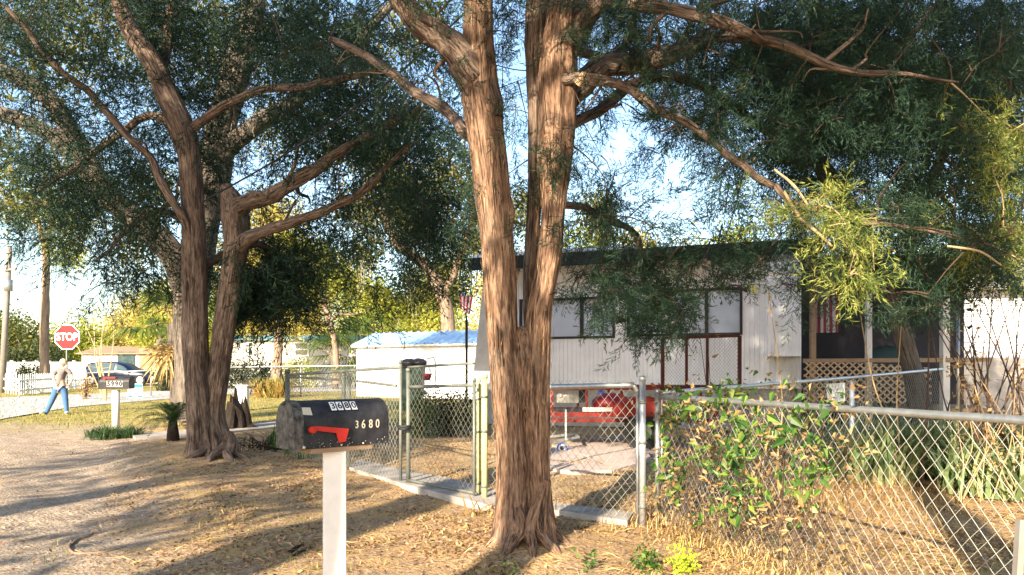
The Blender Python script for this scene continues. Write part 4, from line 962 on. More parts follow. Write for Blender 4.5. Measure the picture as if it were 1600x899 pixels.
# =============== MAILBOX 5990 ===============
g_ = G(181, 675); Yy = g_.y; m2 = thing('mailbox', g_, 'black mailbox numbered 5990 on a round pale post rising from dark border grass', 'mailbox', 'mailboxes')
mb = MB(); mb.tube([g_-Vector((0, 0, .1)), P(181, 610, Yy)], .078, 16); obj('post', mb, 'white_old', m2, True)
x0, x1 = P(160, 0, Yy).x, P(206, 0, Yy).x; z0, z1 = P(0, 608, Yy).z, P(0, 588, Yy).z; hb = z1-z0; wb = .26; mb = MB()
pr = [(0, 0), (0, hb*.55)]+[(wb/2-math.cos(math.pi*i/10)*wb/2, hb*.55+math.sin(math.pi*i/10)*hb*.45) for i in range(1, 10)]+[(wb, hb*.55), (wb, 0)]
vs = [(x, Yy-wb/2+t, z0+z) for x in (x0, x1) for t, z in pr]; m_ = len(pr)
mb.add(vs, [tuple(range(m_)), tuple(range(m_, 2*m_))[::-1]]+[(i, m_+i, m_+(i+1) % m_, (i+1) % m_) for i in range(m_)]); obj('box', mb, 'black_metal', m2)
mb = MB(); mb.box((x0-.01, Yy, z0+hb*.46), (.02, wb+.01, hb*.96)); obj('door', mb, 'black_metal', m2)
mb = MB(); mb.box(((x0+x1)/2-.08, Yy-wb/2+.005, z1-.035), (.22, .02, .03)); mb.box((x0+.12, Yy-wb/2-.003, z1-.05), (.05, .02, .06)); obj('flag', mb, 'red_flag', m2)
for i, ch in enumerate('5990'):
    cx = P(175.0+i*6.2, 0, Yy).x; cz = P(0, 600, Yy).z; mb = MB(); mb.box((cx, Yy-wb/2-.004, cz), (.084, .006, .125)); st = obj('number_sticker', mb, 'white_old', m2)
    text_mesh('digit', ch, .14, 'black', Vector((cx, Yy-wb/2-.009, cz)), (1, 0, 0), (0, 0, 1), st, .001, True, .008)

# =============== STOP SIGN, YARD SIGN, UTILITY POLE ===============
Ys = 23.5; gs = GX(104, Ys); ss = thing('stop_sign', gs, 'red octagonal stop sign on a thin post behind the standing person', 'road sign')
mb = MB(); mb.beam(gs, P(104, 512, Ys)+Vector((0, .03, 0)), .06, .035); obj('post', mb, 'galv_dull', ss)
c = P(105, 527, Ys-.02)
def octa(r, y, mb):
    mb.slab([c+Vector((r*math.cos(R(22.5+45*i)), y, r*math.sin(R(22.5+45*i)))) for i in range(8)], (0, -1, 0), .004)
rr = 21*Ys/F; mb = MB(); octa(rr, 0, mb); fc = obj('face', mb, 'sign_white', ss); mb = MB(); octa(rr*.93, -.006, mb); obj('panel', mb, 'sign_red', fc)
text_mesh('lettering', 'STOP', .33, 'sign_white', c+Vector((0, -.012, 0)), (1, 0, 0), (0, 0, 1), fc, .001, True, .009, .86)
Yy = 25.; gy_ = GX(211, Yy); ys_ = thing('yard_sign', gy_, 'small white yard sign with teal and blue bands on the verge beside the 5990 mailbox', 'yard sign')
x0, x1 = P(200, 0, Yy).x, P(223, 0, Yy).x; z1, z0 = P(0, 600, Yy).z, P(0, 622, Yy).z
mb = MB(); mb.box(((x0+x1)/2, Yy, (z0+z1)/2), (x1-x0, .02, z1-z0)); bd = obj('board', mb, 'sign_white', ys_)
mb = MB(); mb.box(((x0+x1)/2, Yy-.013, z1-.07), (x1-x0-.01, .006, .11)); obj('top_band', mb, 'teal_sign', bd)
mb = MB(); mb.box((x0+.09, Yy-.013, z0+.06), (.16, .006, .08)); mb.box((x1-.09, Yy-.013, z0+.06), (.16, .006, .08)); mb.box(((x0+x1)/2, Yy-.013, (z0+z1)/2-.02), (x1-x0-.16, .005, .02)); obj('print', mb, 'blue', bd)
mb = MB(); [mb.tube([(x, Yy, tz(Yy)-.02), (x, Yy, z0+.1)], .006, 5) for x in (x0+.1, x1-.1)]; obj('wire_stake', mb, 'galv', ys_)
Yy = 38.; gp = GX(3, Yy); up_ = thing('utility_pole', gp, 'grey wooden utility pole with crossarm at the left edge', 'utility pole')
mb = MB(); mb.tube([gp, P(15, 385, Yy)], [.17, .12], 12); obj('pole', mb, 'pole_wood', up_, True)
mb = MB(); mb.beam(P(2, 423, Yy-.15), P(26, 420, Yy-.15), .1); obj('crossarm', mb, 'pole_wood', up_)
mb = MB(); [mb.tube([P(x, 424, Yy-.15), P(x, 416, Yy-.15)], [.05, .03], 8) for x in (5, 23)]; obj('insulator', mb, 'white', up_)
mb = MB(); mb.tube([P(13, 455, Yy-.3), P(13, 437, Yy-.3)], .2, 12); obj('transformer', mb, 'galv', up_, True)
def wire(name, pts, r, label, cat, mat='black'):
    mb = MB(); c, _ = smooth_path(pts, [1]*len(pts), 10); mb.tube(c, r, 5); o = obj(name, mb, mat, None, True); prop(o, label, cat); return o
wire('overhead_wire', [P(316, 316, 10.2), P(440, 245, 9.6), P(580, 150, 9), P(700, 45, 8.4), P(860, -110, 7.6)], .013, 'black overhead wire sloping up across the gap between the two cedars', 'wire')
wire('service_wire', [P(730, 90, 8), P(830, 110, 7.4), P(900, 60, 6.8), P(960, -60, 6)], .006, 'thin cable looping behind the top of the big cedar', 'wire')

# =============== PERSON ===============
def skin_body(name, joints, edges, mat, parent, sub=2):
    me = bpy.data.meshes.new(name); me.from_pydata([j[0] for j in joints], edges, [])
    o = bpy.data.objects.new(name, me); COL.objects.link(o)
    md = o.modifiers.new('s', 'SKIN'); md.use_smooth_shade = True
    for i, v in enumerate(me.skin_vertices[0].data):
        r = joints[i][1]; v.radius = r if isinstance(r, tuple) else (r, r); v.use_root = (i == 0)
    o.modifiers.new('u', 'SUBSURF').levels = sub; o.modifiers['u'].render_levels = sub
    bpy.context.view_layer.update()
    me2 = bpy.data.meshes.new_from_object(o.evaluated_get(bpy.context.evaluated_depsgraph_get())); bpy.data.objects.remove(o)
    me2.materials.clear(); me2.name = name
    org = ORG[parent.name] if parent is not None else Vector((0, 0, 0))
    return link(name, me2, mat, parent, org, True)
Yp = 22.3; gp = GX(88, Yp); per = thing('person', gp, 'person in grey tee shirt and blue jeans standing astride on the verge, hand at pocket', 'person')
S = Yp/F
def Q(px, py, dy=0.): w_ = P(px, py, Yp+dy); return (w_.x-gp.x, w_.y-gp.y, w_.z-gp.z)
J = [(Q(93, 603), (.135, .11)), (Q(95, 593), (.12, .10)), (Q(97, 584), (.14, .105)), (Q(98, 577.5), (.09, .08)), (Q(98, 574), (.05, .05)), (Q(98, 571, -.02), (.075, .085)), (Q(98, 565, -.02), (.062, .07)),
     (Q(88.5, 579), .055), (Q(84, 587), .047), (Q(84, 594, -.06), .04), (Q(88, 600, -.13), .033),            # left arm in image, bent to the waist
     (Q(107.5, 579), .055), (Q(112, 587), .047), (Q(113, 592, -.03), .042), (Q(109.5, 599, -.07), .036), (Q(106, 603, -.1), .036),   # right arm to pocket
     (Q(88, 609), .095), (Q(82, 624), .07), (Q(76, 637), .055), (Q(70.5, 648), .042), (Q(67, 651.5, -.1), .038),
     (Q(100, 609), .095), (Q(102, 624), .07), (Q(103.5, 637), .055), (Q(104, 648), .042), (Q(106, 651.5, -.1), .038)]
E = [(0, 1), (1, 2), (2, 3), (3, 4), (4, 5), (5, 6), (3, 7), (7, 8), (8, 9), (9, 10), (3, 11), (11, 12), (12, 13), (13, 14), (14, 15), (0, 16), (16, 17), (17, 18), (18, 19), (19, 20), (0, 21), (21, 22), (22, 23), (23, 24), (24, 25)]
body = skin_body('body', J, E, 'skin', per)
def sub_skin(name, ids, edges, gr, mat):
    mp = {a: i for i, a in enumerate(ids)}
    js = []
    for a in ids:
        r = J[a][1]; r = (r[0]+gr, r[1]+gr) if isinstance(r, tuple) else r+gr; js.append((J[a][0], r))
    return skin_body(name, js, [(mp[a], mp[b]) for a, b in edges], mat, per)
sub_skin('tee_shirt', [1, 0, 2, 3, 7, 8, 11, 12], [(0, 1), (1, 2), (2, 3), (3, 7), (7, 8), (3, 11), (11, 12)], .016, 'tee')
sub_skin('jeans', [0, 16, 17, 18, 19, 21, 22, 23, 24], [(0, 16), (16, 17), (17, 18), (18, 19), (0, 21), (21, 22), (22, 23), (23, 24)], .017, 'jeans')
for a in (20, 25):
    q = Vector(J[a][0])+gp; mb = MB(); mb.sphere((q.x, q.y-.03, gp.z+.045), .06, .8, 1.9, .75, 8); obj('shoe', mb, 'shoe', per, True)
hc = Vector(J[5][0]).lerp(Vector(J[6][0]), .5)+gp
mb = MB(); mb.sphere(hc+Vector((0, .03, .035)), .105, .95, 1.0, 1.05, 10); obj('hair', mb, 'hair', per, True)
for q in (-.03, .03): mb = MB(); mb.sphere(hc+Vector((q, -.092, .012)), .009, n=6); obj('eye', mb, 'black', per, True)
mb = MB(); mb.sphere(hc+Vector((0, -.1, -.012)), .016, .8, 1, 1.3, n=6); mb.sphere(hc+Vector((0, -.088, -.045)), .02, 1.2, .5, .35, n=6); mb.sphere(hc+Vector((-.085, 0, -.005)), .02, .5, .8, 1.3, n=6); mb.sphere(hc+Vector((.085, 0, -.005)), .02, .5, .8, 1.3, n=6)
obj('nose_mouth_and_ears', mb, 'skin', per, True)
# fingers of the pocket hand and the other hand
mb = MB()
for a, sx in ((10, 1), (15, -1)):
    q = Vector(J[a][0])+gp
    for i in range(4): mb.tube([q+Vector((.012*(i-1.5), 0, -.02)), q+Vector((.013*(i-1.5)+.01*sx, -.025, -.05)), q+Vector((.013*(i-1.5)+.02*sx, -.01, -.075-.005*(i % 2)))], [.009, .008, .006], 6)
    mb.tube([q+Vector((.03*sx, -.01, 0)), q+Vector((.045*sx, -.03, -.03))], [.01, .007], 6)
obj('fingers', mb, 'skin', body, True)

# =============== VAN ===============
Yv = 50.; gv = GX(195, Yv); van = thing('parked_minivan', gv, 'dark blue minivan parked side-on in front of the white house', 'minivan')
s_ = 5.0/110.; bz = tz(Yv)+.02
def VX(px): return P(px, 0, Yv).x
def VZ(py): return P(0, py, Yv).z
# stations: px, z bottom px, belt py, roof py, halfwidth
ST = [(140.5, 596, 583, 581, .7), (143, 598, 580, 573, .88), (148, 599, 579, 567.5, .93), (158, 599, 579, 566, .95), (175, 599, 579, 565.5, .95), (192, 599, 579.5, 566.5, .95), (203, 599, 580, 570, .95), (212, 599, 580.5, 575.5, .95), (219, 599, 581, 579, .94), (232, 599, 583, 581, .93), (243, 598, 586, 584, .86), (250, 596, 590, 588, .66)]
mb = MB(); vs = []; nr = 12
for px, zb, be, ro, hw in ST:
    x = VX(px); b, e_, t = VZ(zb), VZ(be), VZ(ro); mid = (b+e_)/2
    tw_ = hw*(.80 if (e_-t) < -.2 else .93)
    half = [(hw*.9, b), (hw, mid), (hw*.99, e_), (tw_, t-.06*(1 if t-e_ > .2 else .3)), (tw_*.8, t), (0, t+.02)]
    ring = [(x, Yv-w_, z) for w_, z in half]+[(x, Yv+w_, z) for w_, z in half[:-1][::-1]]
    vs += ring
nr = 11; fs = []
for i in range(len(ST)-1):
    for j in range(nr): fs.append((i*nr+j, i*nr+(j+1) % nr, (i+1)*nr+(j+1) % nr, (i+1)*nr+j))
fs += [tuple(range(nr)), tuple(range((len(ST)-1)*nr, len(ST)*nr))[::-1]]
mb.add(vs, fs); vb = obj('body', mb, 'van_paint', van, True)
es = vb.modifiers.new('es', 'EDGE_SPLIT'); es.split_angle = R(45)
def sidewin(pts, nm='side_window'):
    mb = MB(); q = []
    for px, f_ in pts:
        # interpolate station
        for i in range(len(ST)-1):
            if ST[i][0] <= px <= ST[i+1][0]: break
        u = (px-ST[i][0])/(ST[i+1][0]-ST[i][0]); be = ST[i][2]*(1-u)+ST[i+1][2]*u; ro = ST[i][3]*(1-u)+ST[i+1][3]*u; hw = ST[i][4]*(1-u)+ST[i+1][4]*u
        z = VZ(be)*(1-f_)+(VZ(ro)-.06)*f_; w_ = hw*(.99*(1-f_)+.81*f_); q.append((VX(px), Yv-w_-.02, z))
    mb.slab(q, (0, -1, 0), .01); obj(nm, mb, 'car_glass', van)
sidewin([(149, .05), (164, .05), (164, .9), (151, .9)]); sidewin([(167, .05), (190, .05), (189, .9), (167, .9)]); sidewin([(193, .05), (213, .1), (203, .86), (193, .9)])
for px in (153.5, 229.5):
    x = VX(px); mb = MB(); r = .36; z = tz(Yv)+r; mb.tube([(x, Yv-.97, z), (x, Yv-.78, z)], r, 24); wh = obj('wheel', mb, 'tyre', van, True); wh.modifiers.new('e', 'EDGE_SPLIT')
    mb = MB(); mb.tube([(x, Yv-.975, z), (x, Yv-.985, z)], [.24, .2], 20); 
    rm = obj('rim', mb, 'rim', wh); mb = MB()
    for i in range(7):
        an = i*2*math.pi/7; mb.box((x+.14*math.cos(an), Yv-.992, z+.14*math.sin(an)), (.05, .01, .05))
    obj('rim_slots', mb, 'black', wh)
mb = MB(); mb.box((VX(247), Yv-.62, VZ(590)), (.25, .35, .14)); obj('headlight', mb, 'white', van)
mb = MB(); mb.box((VX(142.5), Yv-.86, VZ(580)), (.1, .12, .5)); obj('tail_light', mb, 'red_plastic', van)
mb = MB(); mb.box((VX(212), Yv-1.05, VZ(579.5)), (.14, .14, .14)); obj('mirror', mb, 'van_paint', van)
mb = MB(); mb.box((VX(178), Yv-.975, VZ(590)), (2.4, .02, .05)); [mb.box((VX(px), Yv-.96, VZ(589)), (.012, .02, .75)) for px in (165.5, 191.5, 212)]; obj('side_moulding', mb, 'black', van)

# =============== FAR HOUSES, SHED, FENCES ===============
def gable(name, label, x0, x1, Yy, dep, zw, zr, wall, roofm, over=.3, cat='house'):
    t = thing(name, Vector(((x0+x1)/2, Yy, tz(Yy))), label, cat); g0 = tz(Yy)-.1
    mb = MB(); mb.add([(x0, Yy, g0), (x1, Yy, g0), (x1, Yy, zw), (x0, Yy, zw), (x0, Yy+dep, g0), (x1, Yy+dep, g0), (x1, Yy+dep, zw), (x0, Yy+dep, zw), (x0, Yy+dep/2, zr), (x1, Yy+dep/2, zr)],
        [(0, 1, 2, 3), (5, 4, 7, 6), (4, 0, 3, 8, 7), (1, 5, 6, 9, 2)]); obj('wall', mb, wall, t)
    k_ = (zr-zw)/(dep/2); mb = MB()
    for sy in (0, 1):
        ya, yb = (Yy-over, Yy+dep/2) if sy == 0 else (Yy+dep+over, Yy+dep/2); za = zw-over*k_
        mb.slab([(x0-over, ya, za+.02), (x1+over, ya, za+.02), (x1+over, yb, zr+.02), (x0-over, yb, zr+.02)], UP, .08)
    rf = obj('roof', mb, roofm, t); return t, rf
Ym = 50.
fm, rf = gable('far_mobile_home', 'long white mobile home with teal roof edge across the road, palms beside it', P(345, 0, Ym).x, P(640, 0, Ym).x, Ym, 4.5, P(0, 532, Ym).z, P(0, 524, Ym).z, 'white_old', 'teal')
def farwin(t, px0, px1, py0, py1, Yy):
    x0, x1, z1, z0 = P(px0, 0, Yy).x, P(px1, 0, Yy).x, P(0, py0, Yy).z, P(0, py1, Yy).z; w_ = .09; mb = MB()
    for c, s2 in (((x0+x1)/2, z1), (x1-x0+w_, w_)), (((x0+x1)/2, z0), (x1-x0+w_, w_)), (((x0+x1)/2, (z0+z1)/2), (x1-x0, w_*.7)): mb.box((c[0], Yy-.05, c[1]), (s2[0], .08, s2[1]))
    for x in (x0, x1): mb.box((x, Yy-.05, (z0+z1)/2), (w_, .08, z1-z0-w_))
    f_ = obj('window', mb, 'white', t); mb = MB(); mb.box(((x0+x1)/2, Yy-.02, (z0+z1)/2), (x1-x0, .03, z1-z0)); obj('pane', mb, 'car_glass', f_)
farwin(fm, 461, 482, 536, 556, Ym); farwin(fm, 388, 396, 535, 556, Ym); farwin(fm, 560, 580, 538, 556, Ym)
Yh = 56.
wh_, rf = gable('far_white_house', 'low white house with brown roof behind the parked van', P(128, 0, Yh).x, P(275, 0, Yh).x, Yh, 6, P(0, 553, Yh).z, P(0, 541, Yh).z, 'white', 'wood')
mb = MB(); mb.box((P(198, 0, Yh).x, Yh-.06, P(0, 560, Yh).z), (1.3, .06, 1.0)); obj('window', mb, 'car_glass', wh_); mb = MB(); mb.box((P(228, 0, Yh).x, Yh-.06, P(0, 564, Yh).z), (.95, .06, 1.9)); obj('door', mb, 'wood', wh_)
Yf = 46.; pf = thing('privacy_fence', GX(70, Yf), 'white solid panel fence behind the picket fence on the left', 'fence'); z1 = P(0, 566, Yf).z
for i in range(9):
    x0, x1 = P(-40+i*19.5, 0, Yf).x, P(-40+(i+1)*19.5, 0, Yf).x; mb = MB(); mb.box(((x0+x1)/2, Yf, (z1+tz(Yf))/2), (x1-x0-.12, .05, z1-tz(Yf)))
    obj('panel', mb, 'white', pf); mb = MB(); mb.box((x0, Yf, (z1+tz(Yf))/2+.05), (.14, .14, z1-tz(Yf)+.1)); obj('post', mb, 'white', pf)
pk = thing('picket_fence', GX(60, 33), 'white picket fence at the roadside corner left of the person', 'fence')
def pickets(a, b, n, h):
    mb = MB(); d = (b-a); L = d.length; ang = math.atan2(d.y, d.x)
    for i in range(n):
        q = a.lerp(b, i/(n-1)); mb.box((q.x, q.y, q.z+h/2), (.09, .025, h), ang); mb.box((q.x, q.y, q.z+h+.02), (.05, .02, .05), ang, Matrix.Rotation(R(45), 3, 'Y'))
    obj('pickets', mb, 'white', pk); mb = MB(); nn = Vector((-d.y, d.x, 0)).normalized()*.03
    for z in (.25, .75): mb.beam(a+nn+Vector((0, 0, h*z)), b+nn+Vector((0, 0, h*z)), .03, .08)
    obj('rail', mb, 'white', pk)
pickets(G(30, 618), G(86, 612), 18, .95); pickets(G(-20, 610), G(30, 618), 14, .95); pickets(G(48, 612), G(135, 607), 10, .7)
# shed
Yd0, Yd1 = 34., 31.
a = GX(557, Yd0); b = GX(748, Yd1); b = a+(b-a)*1.35; d = (b-a).normalized(); n_ = Vector((d.y, -d.x, 0)); zt0, zr = P(0, 541, Yd0).z, P(0, 517, Yd0+1.6).z
sd = thing('metal_shed', a, 'white shed with pale blue ribbed metal roof beyond the gate', 'shed')
zt0 = 2.52; zr = 3.12; dp = 3.4; bk = -n_*dp
mb = MB(); g0 = .1
A0, B0 = Vector((a.x, a.y, g0)), Vector((b.x, b.y, g0)); up = lambda q, z: Vector((q.x, q.y, z))
mb.add([A0, B0, up(B0, zt0), up(A0, zt0), A0+bk, B0+bk, up(B0+bk, zt0), up(A0+bk, zt0), up(A0+bk*.5, zr), up(B0+bk*.5, zr)], [(0, 1, 2, 3), (5, 4, 7, 6), (4, 0, 3, 8, 7), (1, 5, 6, 9, 2)]); obj('wall', mb, 'siding', sd)
mb = MB(); L = (b-a).length+.3; m_ = int(L/.10); k_ = (zr-zt0)/(dp/2)
for side in (0, 1):
    vs = []
    for i in range(m_+1):
        rb = .07 if i % 4 == 0 else 0; u = -.15+L*i/m_
        e0 = a+d*u+(n_*.2 if side == 0 else bk-n_*.2); e1 = a+d*u+bk*.5
        vs += [(e0.x, e0.y, zt0-.2*k_+.05+rb), (e1.x, e1.y, zr+.05+rb)]
    mb.add(vs, [(2*i, 2*i+2, 2*i+3, 2*i+1) for i in range(m_)])
obj('roof', mb, 'roof_blue', sd)
mb = MB(); e0 = a-d*.15+n_*.22; e1 = b+d*.15+n_*.22; mb.slab([up(e0, zt0-.08), up(e1, zt0-.08), up(e1, zt0+.0), up(e0, zt0+.0)], -n_, .04); obj('eave_trim', mb, 'white_old', sd)
# bin with bags in front of the shed
Yb = 24.; gb = GX(645, Yb); bn = thing('rubbish_bin', gb, 'dark green wheeled bin in front of the shed wall', 'bin')
zt_ = P(0, 574, Yb).z; mb = MB(); w0, w1 = .30, .37
mb.add([(gb.x+i*w_, Yb+j*w_, z) for z, w_ in ((gb.z, w0), (zt_, w1)) for i, j in ((-1, -1), (1, -1), (1, 1), (-1, 1))], [(3, 2, 1, 0), (4, 5, 6, 7), (0, 1, 5, 4), (1, 2, 6, 5), (2, 3, 7, 6), (3, 0, 4, 7)]); obj('body', mb, 'green_plastic', bn)
mb = MB(); mb.box((gb.x, Yb, zt_+.02), (.84, .84, .05)); obj('lid_rim', mb, 'black', bn)
for i in (-.35, .3): mb = MB(); mb.tube([(gb.x+i, Yb+.34, gb.z+.12), (gb.x+i+.05, Yb+.34, gb.z+.12)], .12, 12); obj('wheel', mb, 'tyre', bn)
mb = MB(); mb.sphere((gb.x-.12, Yb, zt_+.12), .26, 1.1, 1, .6, 10, .06); mb.sphere((gb.x+.2, Yb, zt_+.14), .24, 1.1, 1, .62, 10, .06); bg_ = obj('rubbish_bags', mb, 'bag', None, True, org=(gb.x, Yb, zt_)); prop(bg_, 'shiny black rubbish bags heaped on top of the green bin', 'rubbish bags')
mb = MB(); rp = P(667, 588, 21.5); mb.tube([rp-Vector((0, 0, .12)), rp+Vector((0, 0, .07))], [.09, .15], 14); rb_ = thing('hanging_basket', rp, 'small red pot hanging beside the bin in front of the shed', 'pot'); obj('pot', mb, 'red_plastic', rb_, True)
mb = MB(); [mb.tube([rp+Vector((x, 0, .06)), rp+Vector((0, 0, .5))], .006, 4) for x in (-.13, .13)]; mb.tube([rp+Vector((.0, 0, .5)), rp+Vector((.2, .0, .55)), Vector((rp.x+.25, rp.y, rp.z+.4)), Vector((rp.x+.25, rp.y, .04))], .012, 5); obj('hanger', mb, 'black', rb_)
# flagpole
Yq = 19.; gq = GX(729, Yq); fp = thing('flagpole', gq, 'thin dark flagpole between the shed and the big cedar', 'flagpole')
mb = MB(); mb.tube([gq, P(729, 500, Yq)], .035, 10); mb.tube([P(729, 500, Yq), P(724, 455, Yq)], .022, 8); mb.tube([P(724, 455, Yq), P(724, 442, Yq)], [.03, .03], 8); obj('pole', mb, 'black_metal', fp, True)
fg = thing('flag', P(718, 462, Yq), 'small red and white striped flag drooping from the dark flagpole', 'flag')
mb = MB(); 
ul, ur, lr, ll = P(718, 462, Yq-.06), P(739, 464, Yq-.2), P(734, 492, Yq-.15), P(720, 480, Yq-.08)
ns = 7
for i in range(ns):
    mb.cur = i % 2
    for j in range(5):
        q = []
        for (s0, t0) in ((i/ns, j/5), ((i+1)/ns, j/5), ((i+1)/ns, (j+1)/5), (i/ns, (j+1)/5)):
            p_ = ul.lerp(ur, s0).lerp(ll.lerp(lr, s0), t0); p_ = p_+Vector((0, .015*math.sin(s0*9+t0*4), -.03*math.sin(s0*3.1)*t0)); q.append(p_)
        mb.add(q, [(0, 1, 2, 3)])
obj('stripes', mb, ['flag_red', 'flag_white'], fg)
mb = MB(); mb.slab([P(719, 455, Yq-.06), P(728, 456, Yq-.1), P(729, 465, Yq-.1), P(719.5, 464, Yq-.06)], (0, -1, 0), .01); cn = obj('canton', mb, 'flag_blue', fg)
mb = MB(); [mb.box(P(721+2.4*i, 457.5+2.6*j, Yq-.12), (.02, .02, .02)) for i in range(3) for j in range(3)]; obj('stars', mb, 'flag_white', cn)
# white box post and stump by the walk
Yw = 24.; gw = GX(375, Yw); bp = thing('bollard', gw, 'square white post standing on the lawn behind the rotten stump', 'post')
mb = MB(); mb.box((gw.x, Yw, gw.z+.37), (.2, .2, .86)); obj('sleeve', mb, 'white', bp); mb = MB(); mb.box((gw.x+.19, Yw+.02, gw.z+.36), (.12, .2, .82)); obj('side_board', mb, 'white_old', bp); mb = MB(); mb.box((gw.x+.08, Yw, gw.z+.81), (.4, .24, .03)); obj('cap', mb, 'white', bp)
Yt = 17.; gt = GX(370, Yt); stp = thing('tree_stump', gt, 'jagged dark rotten tree stump beside the concrete walk', 'stump')
mb = MB(); n = 26; vs = []
for lv in range(6):
    for i in range(n):
        an = 2*math.pi*i/n; r = (.30-.13*lv/5)*(1+.14*math.sin(3*an+lv*.5)+.12*math.sin(7*an)); zz = lv/5*(.62+.12*math.sin(an*3+1)+.14*math.sin(an*7)+.2*math.cos(an-2))
        if lv == 0: r *= 1.5
        vs.append((gt.x+r*math.cos(an), Yt+r*math.sin(an), gt.z+max(zz, 0)-.03))
mb.add(vs, [(l*n+i, l*n+(i+1) % n, (l+1)*n+(i+1) % n, (l+1)*n+i) for l in range(5) for i in range(n)]+[tuple(range(5*n, 6*n))]); obj('shell', mb, 'wood_dark', stp)

# =============== RED UTILITY TRAILER ===============
Ty = 12.6
def TP(px, py, dy=0.): return P(px, py, Ty+dy)
tr = thing('utility_trailer', GX(980, Ty), 'red steel utility trailer with mesh ramp gate parked below the windows', 'trailer')
def fr(mb, a, b, w=.05): mb.beam(a, b, w)
zt_, zm = TP(0, 607).z, TP(0, 648).z; x0, x1 = TP(862, 0).x, TP(1135, 0).x; dpt = 1.7
mb = MB()
for dy in (0, dpt):
    fr(mb, (x0, Ty+dy, zt_), (x1, Ty+dy, zt_), .055); fr(mb, (x0, Ty+dy, zm), (x1, Ty+dy, zm), .08); fr(mb, (x0, Ty+dy, zm-.1), (x1, Ty+dy, zm-.1), .06)
    for i in range(6): x = x0+(x1-x0)*i/5; fr(mb, (x, Ty+dy, zm), (x, Ty+dy, zt_), .045)
for x in (x0, x1): fr(mb, (x, Ty, zt_), (x, Ty+dpt, zt_), .05); fr(mb, (x, Ty, zm), (x, Ty+dpt, zm), .07)
obj('frame', mb, 'red_paint', tr)
mb = MB(); mb.box(((x0+x1)/2, Ty+dpt/2, zm+.0), (x1-x0-.1, dpt-.1, .04)); obj('deck', mb, 'wood', tr)
mb = MB(); hx = (TP(1000, 0).x); n = 14
vs = []
for i in range(n+1):
    an = math.pi*i/n; vs += [(hx-.5*math.cos(an), Ty-.28, zm-.02+.34*math.sin(an)**.7), (hx-.5*math.cos(an), Ty-.03, zm-.02+.34*math.sin(an)**.7)]
mb.add(vs, [(2*i, 2*i+2, 2*i+3, 2*i+1) for i in range(n)]+[tuple(range(0, 2*n+2, 2))]); obj('fender', mb, 'red_paint', tr)
mb = MB(); mb.tube([(hx, Ty-.25, .33), (hx, Ty-.06, .33)], .31, 24); wv = obj('wheel', mb, 'tyre', tr); mb = MB(); mb.tube([(hx, Ty-.256, .33), (hx, Ty-.27, .33)], .15, 18); obj('rim', mb, 'galv_dull', wv)
mb = MB(); mb.box((TP(960, 0).x, Ty-.045, zm+.09), (1.1, .012, .07)); mb.box((TP(1060, 0).x, Ty-.045, zm+.09), (.75, .012, .07)); obj('reflective_tape', mb, 'white_old', tr)
# ramp gate (upright)
rg0, rg1, rz0, rz1 = P(1035, 0, Ty-.1).x, P(1155, 0, Ty-.1).x, P(0, 606, Ty).z, P(0, 529, Ty).z; mb = MB()
yy = Ty-.12
for z in (rz0, rz1): fr(mb, (rg0, yy, z), (rg1, yy, z+.04), .05)
for f_ in (0, .31, .58, 1): x = rg0+(rg1-rg0)*f_; fr(mb, (x, yy, rz0-.1), (x, yy, rz1+.04*f_), .055 if f_ in (0, 1) else .042)
rgt = obj('ramp_gate', mb, 'rust_red', tr)
mb = MB(); chain(mb, Vector((rg0, yy, 0)), Vector((rg1, yy, 0)), rz0, (rz1, rz1+.03), .055, .003, wob=0); obj('ramp_mesh', mb, 'galv', rgt)
# red fuel can / seat load on the trailer
ld = thing('red_fuel_tank', TP(935, 640), 'red plastic tank with purple cap sitting on the trailer deck', 'tank')
mb = MB(); mb.sphere(TP(955, 632, .5), .3, 1.2, .8, .7, 10); obj('tank', mb, 'red_plastic', ld, True); mb = MB(); mb.tube([TP(940, 618, .5), TP(938, 610, .5)], .05, 10); obj('cap', mb, 'blue', ld)
tb = thing('tool_box', TP(880, 628, .3), 'pale grey box with dark end at the near end of the trailer', 'tool box')
mb = MB(); c = TP(878, 619, .35); mb.box(c, (.55, .4, .22)); obj('box', mb, 'skirt', tb); mb = MB(); mb.box(c+Vector((.36, 0, .02)), (.16, .38, .26)); obj('dark_end', mb, 'black', tb)
mb = MB(); mb.tube([c+Vector((-.05, -.2, .02)), c+Vector((-.05, -.23, .02))], .04, 10); obj('latch', mb, 'galv', tb)
# wheeled cart
ct = thing('wheeled_dolly', G(878, 708), 'low steel dolly with blue and white caster beside the patio slabs', 'dolly'); gc = G(878, 708); Yk = gc.y; mb = MB()
mb.beam(P(850, 692, Yk), P(905, 683, Yk+.3), .04); mb.beam(P(850, 692, Yk), P(846, 684, Yk+1), .04); mb.beam(P(846, 684, Yk+1), P(900, 678, Yk+1.2), .04); mb.beam(P(903, 683, Yk+.3), P(900, 678, Yk+1.2), .04)
mb.beam(P(884, 688, Yk), P(884, 640, Yk), .03); obj('frame', mb, 'galv', ct)
mb = MB(); mb.tube([(gc.x-.0, Yk-.02, .085), (gc.x, Yk+.03, .085)], .085, 20); cw = obj('caster', mb, 'blue', ct, True); cw.modifiers.new('e', 'EDGE_SPLIT'); mb = MB(); mb.tube([(gc.x, Yk-.022, .085), (gc.x, Yk-.03, .085)], .06, 18); obj('hub', mb, 'white', cw)
mb = MB(); mb.tube([(gc.x, Yk-.034, .085), (gc.x, Yk-.04, .085)], .035, 14); obj('hub_cap', mb, 'black', cw)
mb = MB(); mb.beam((gc.x+.02, Yk-.05, .09), (gc.x+.1, Yk-.03, .2), .04, .02); obj('fork', mb, 'galv', cw)
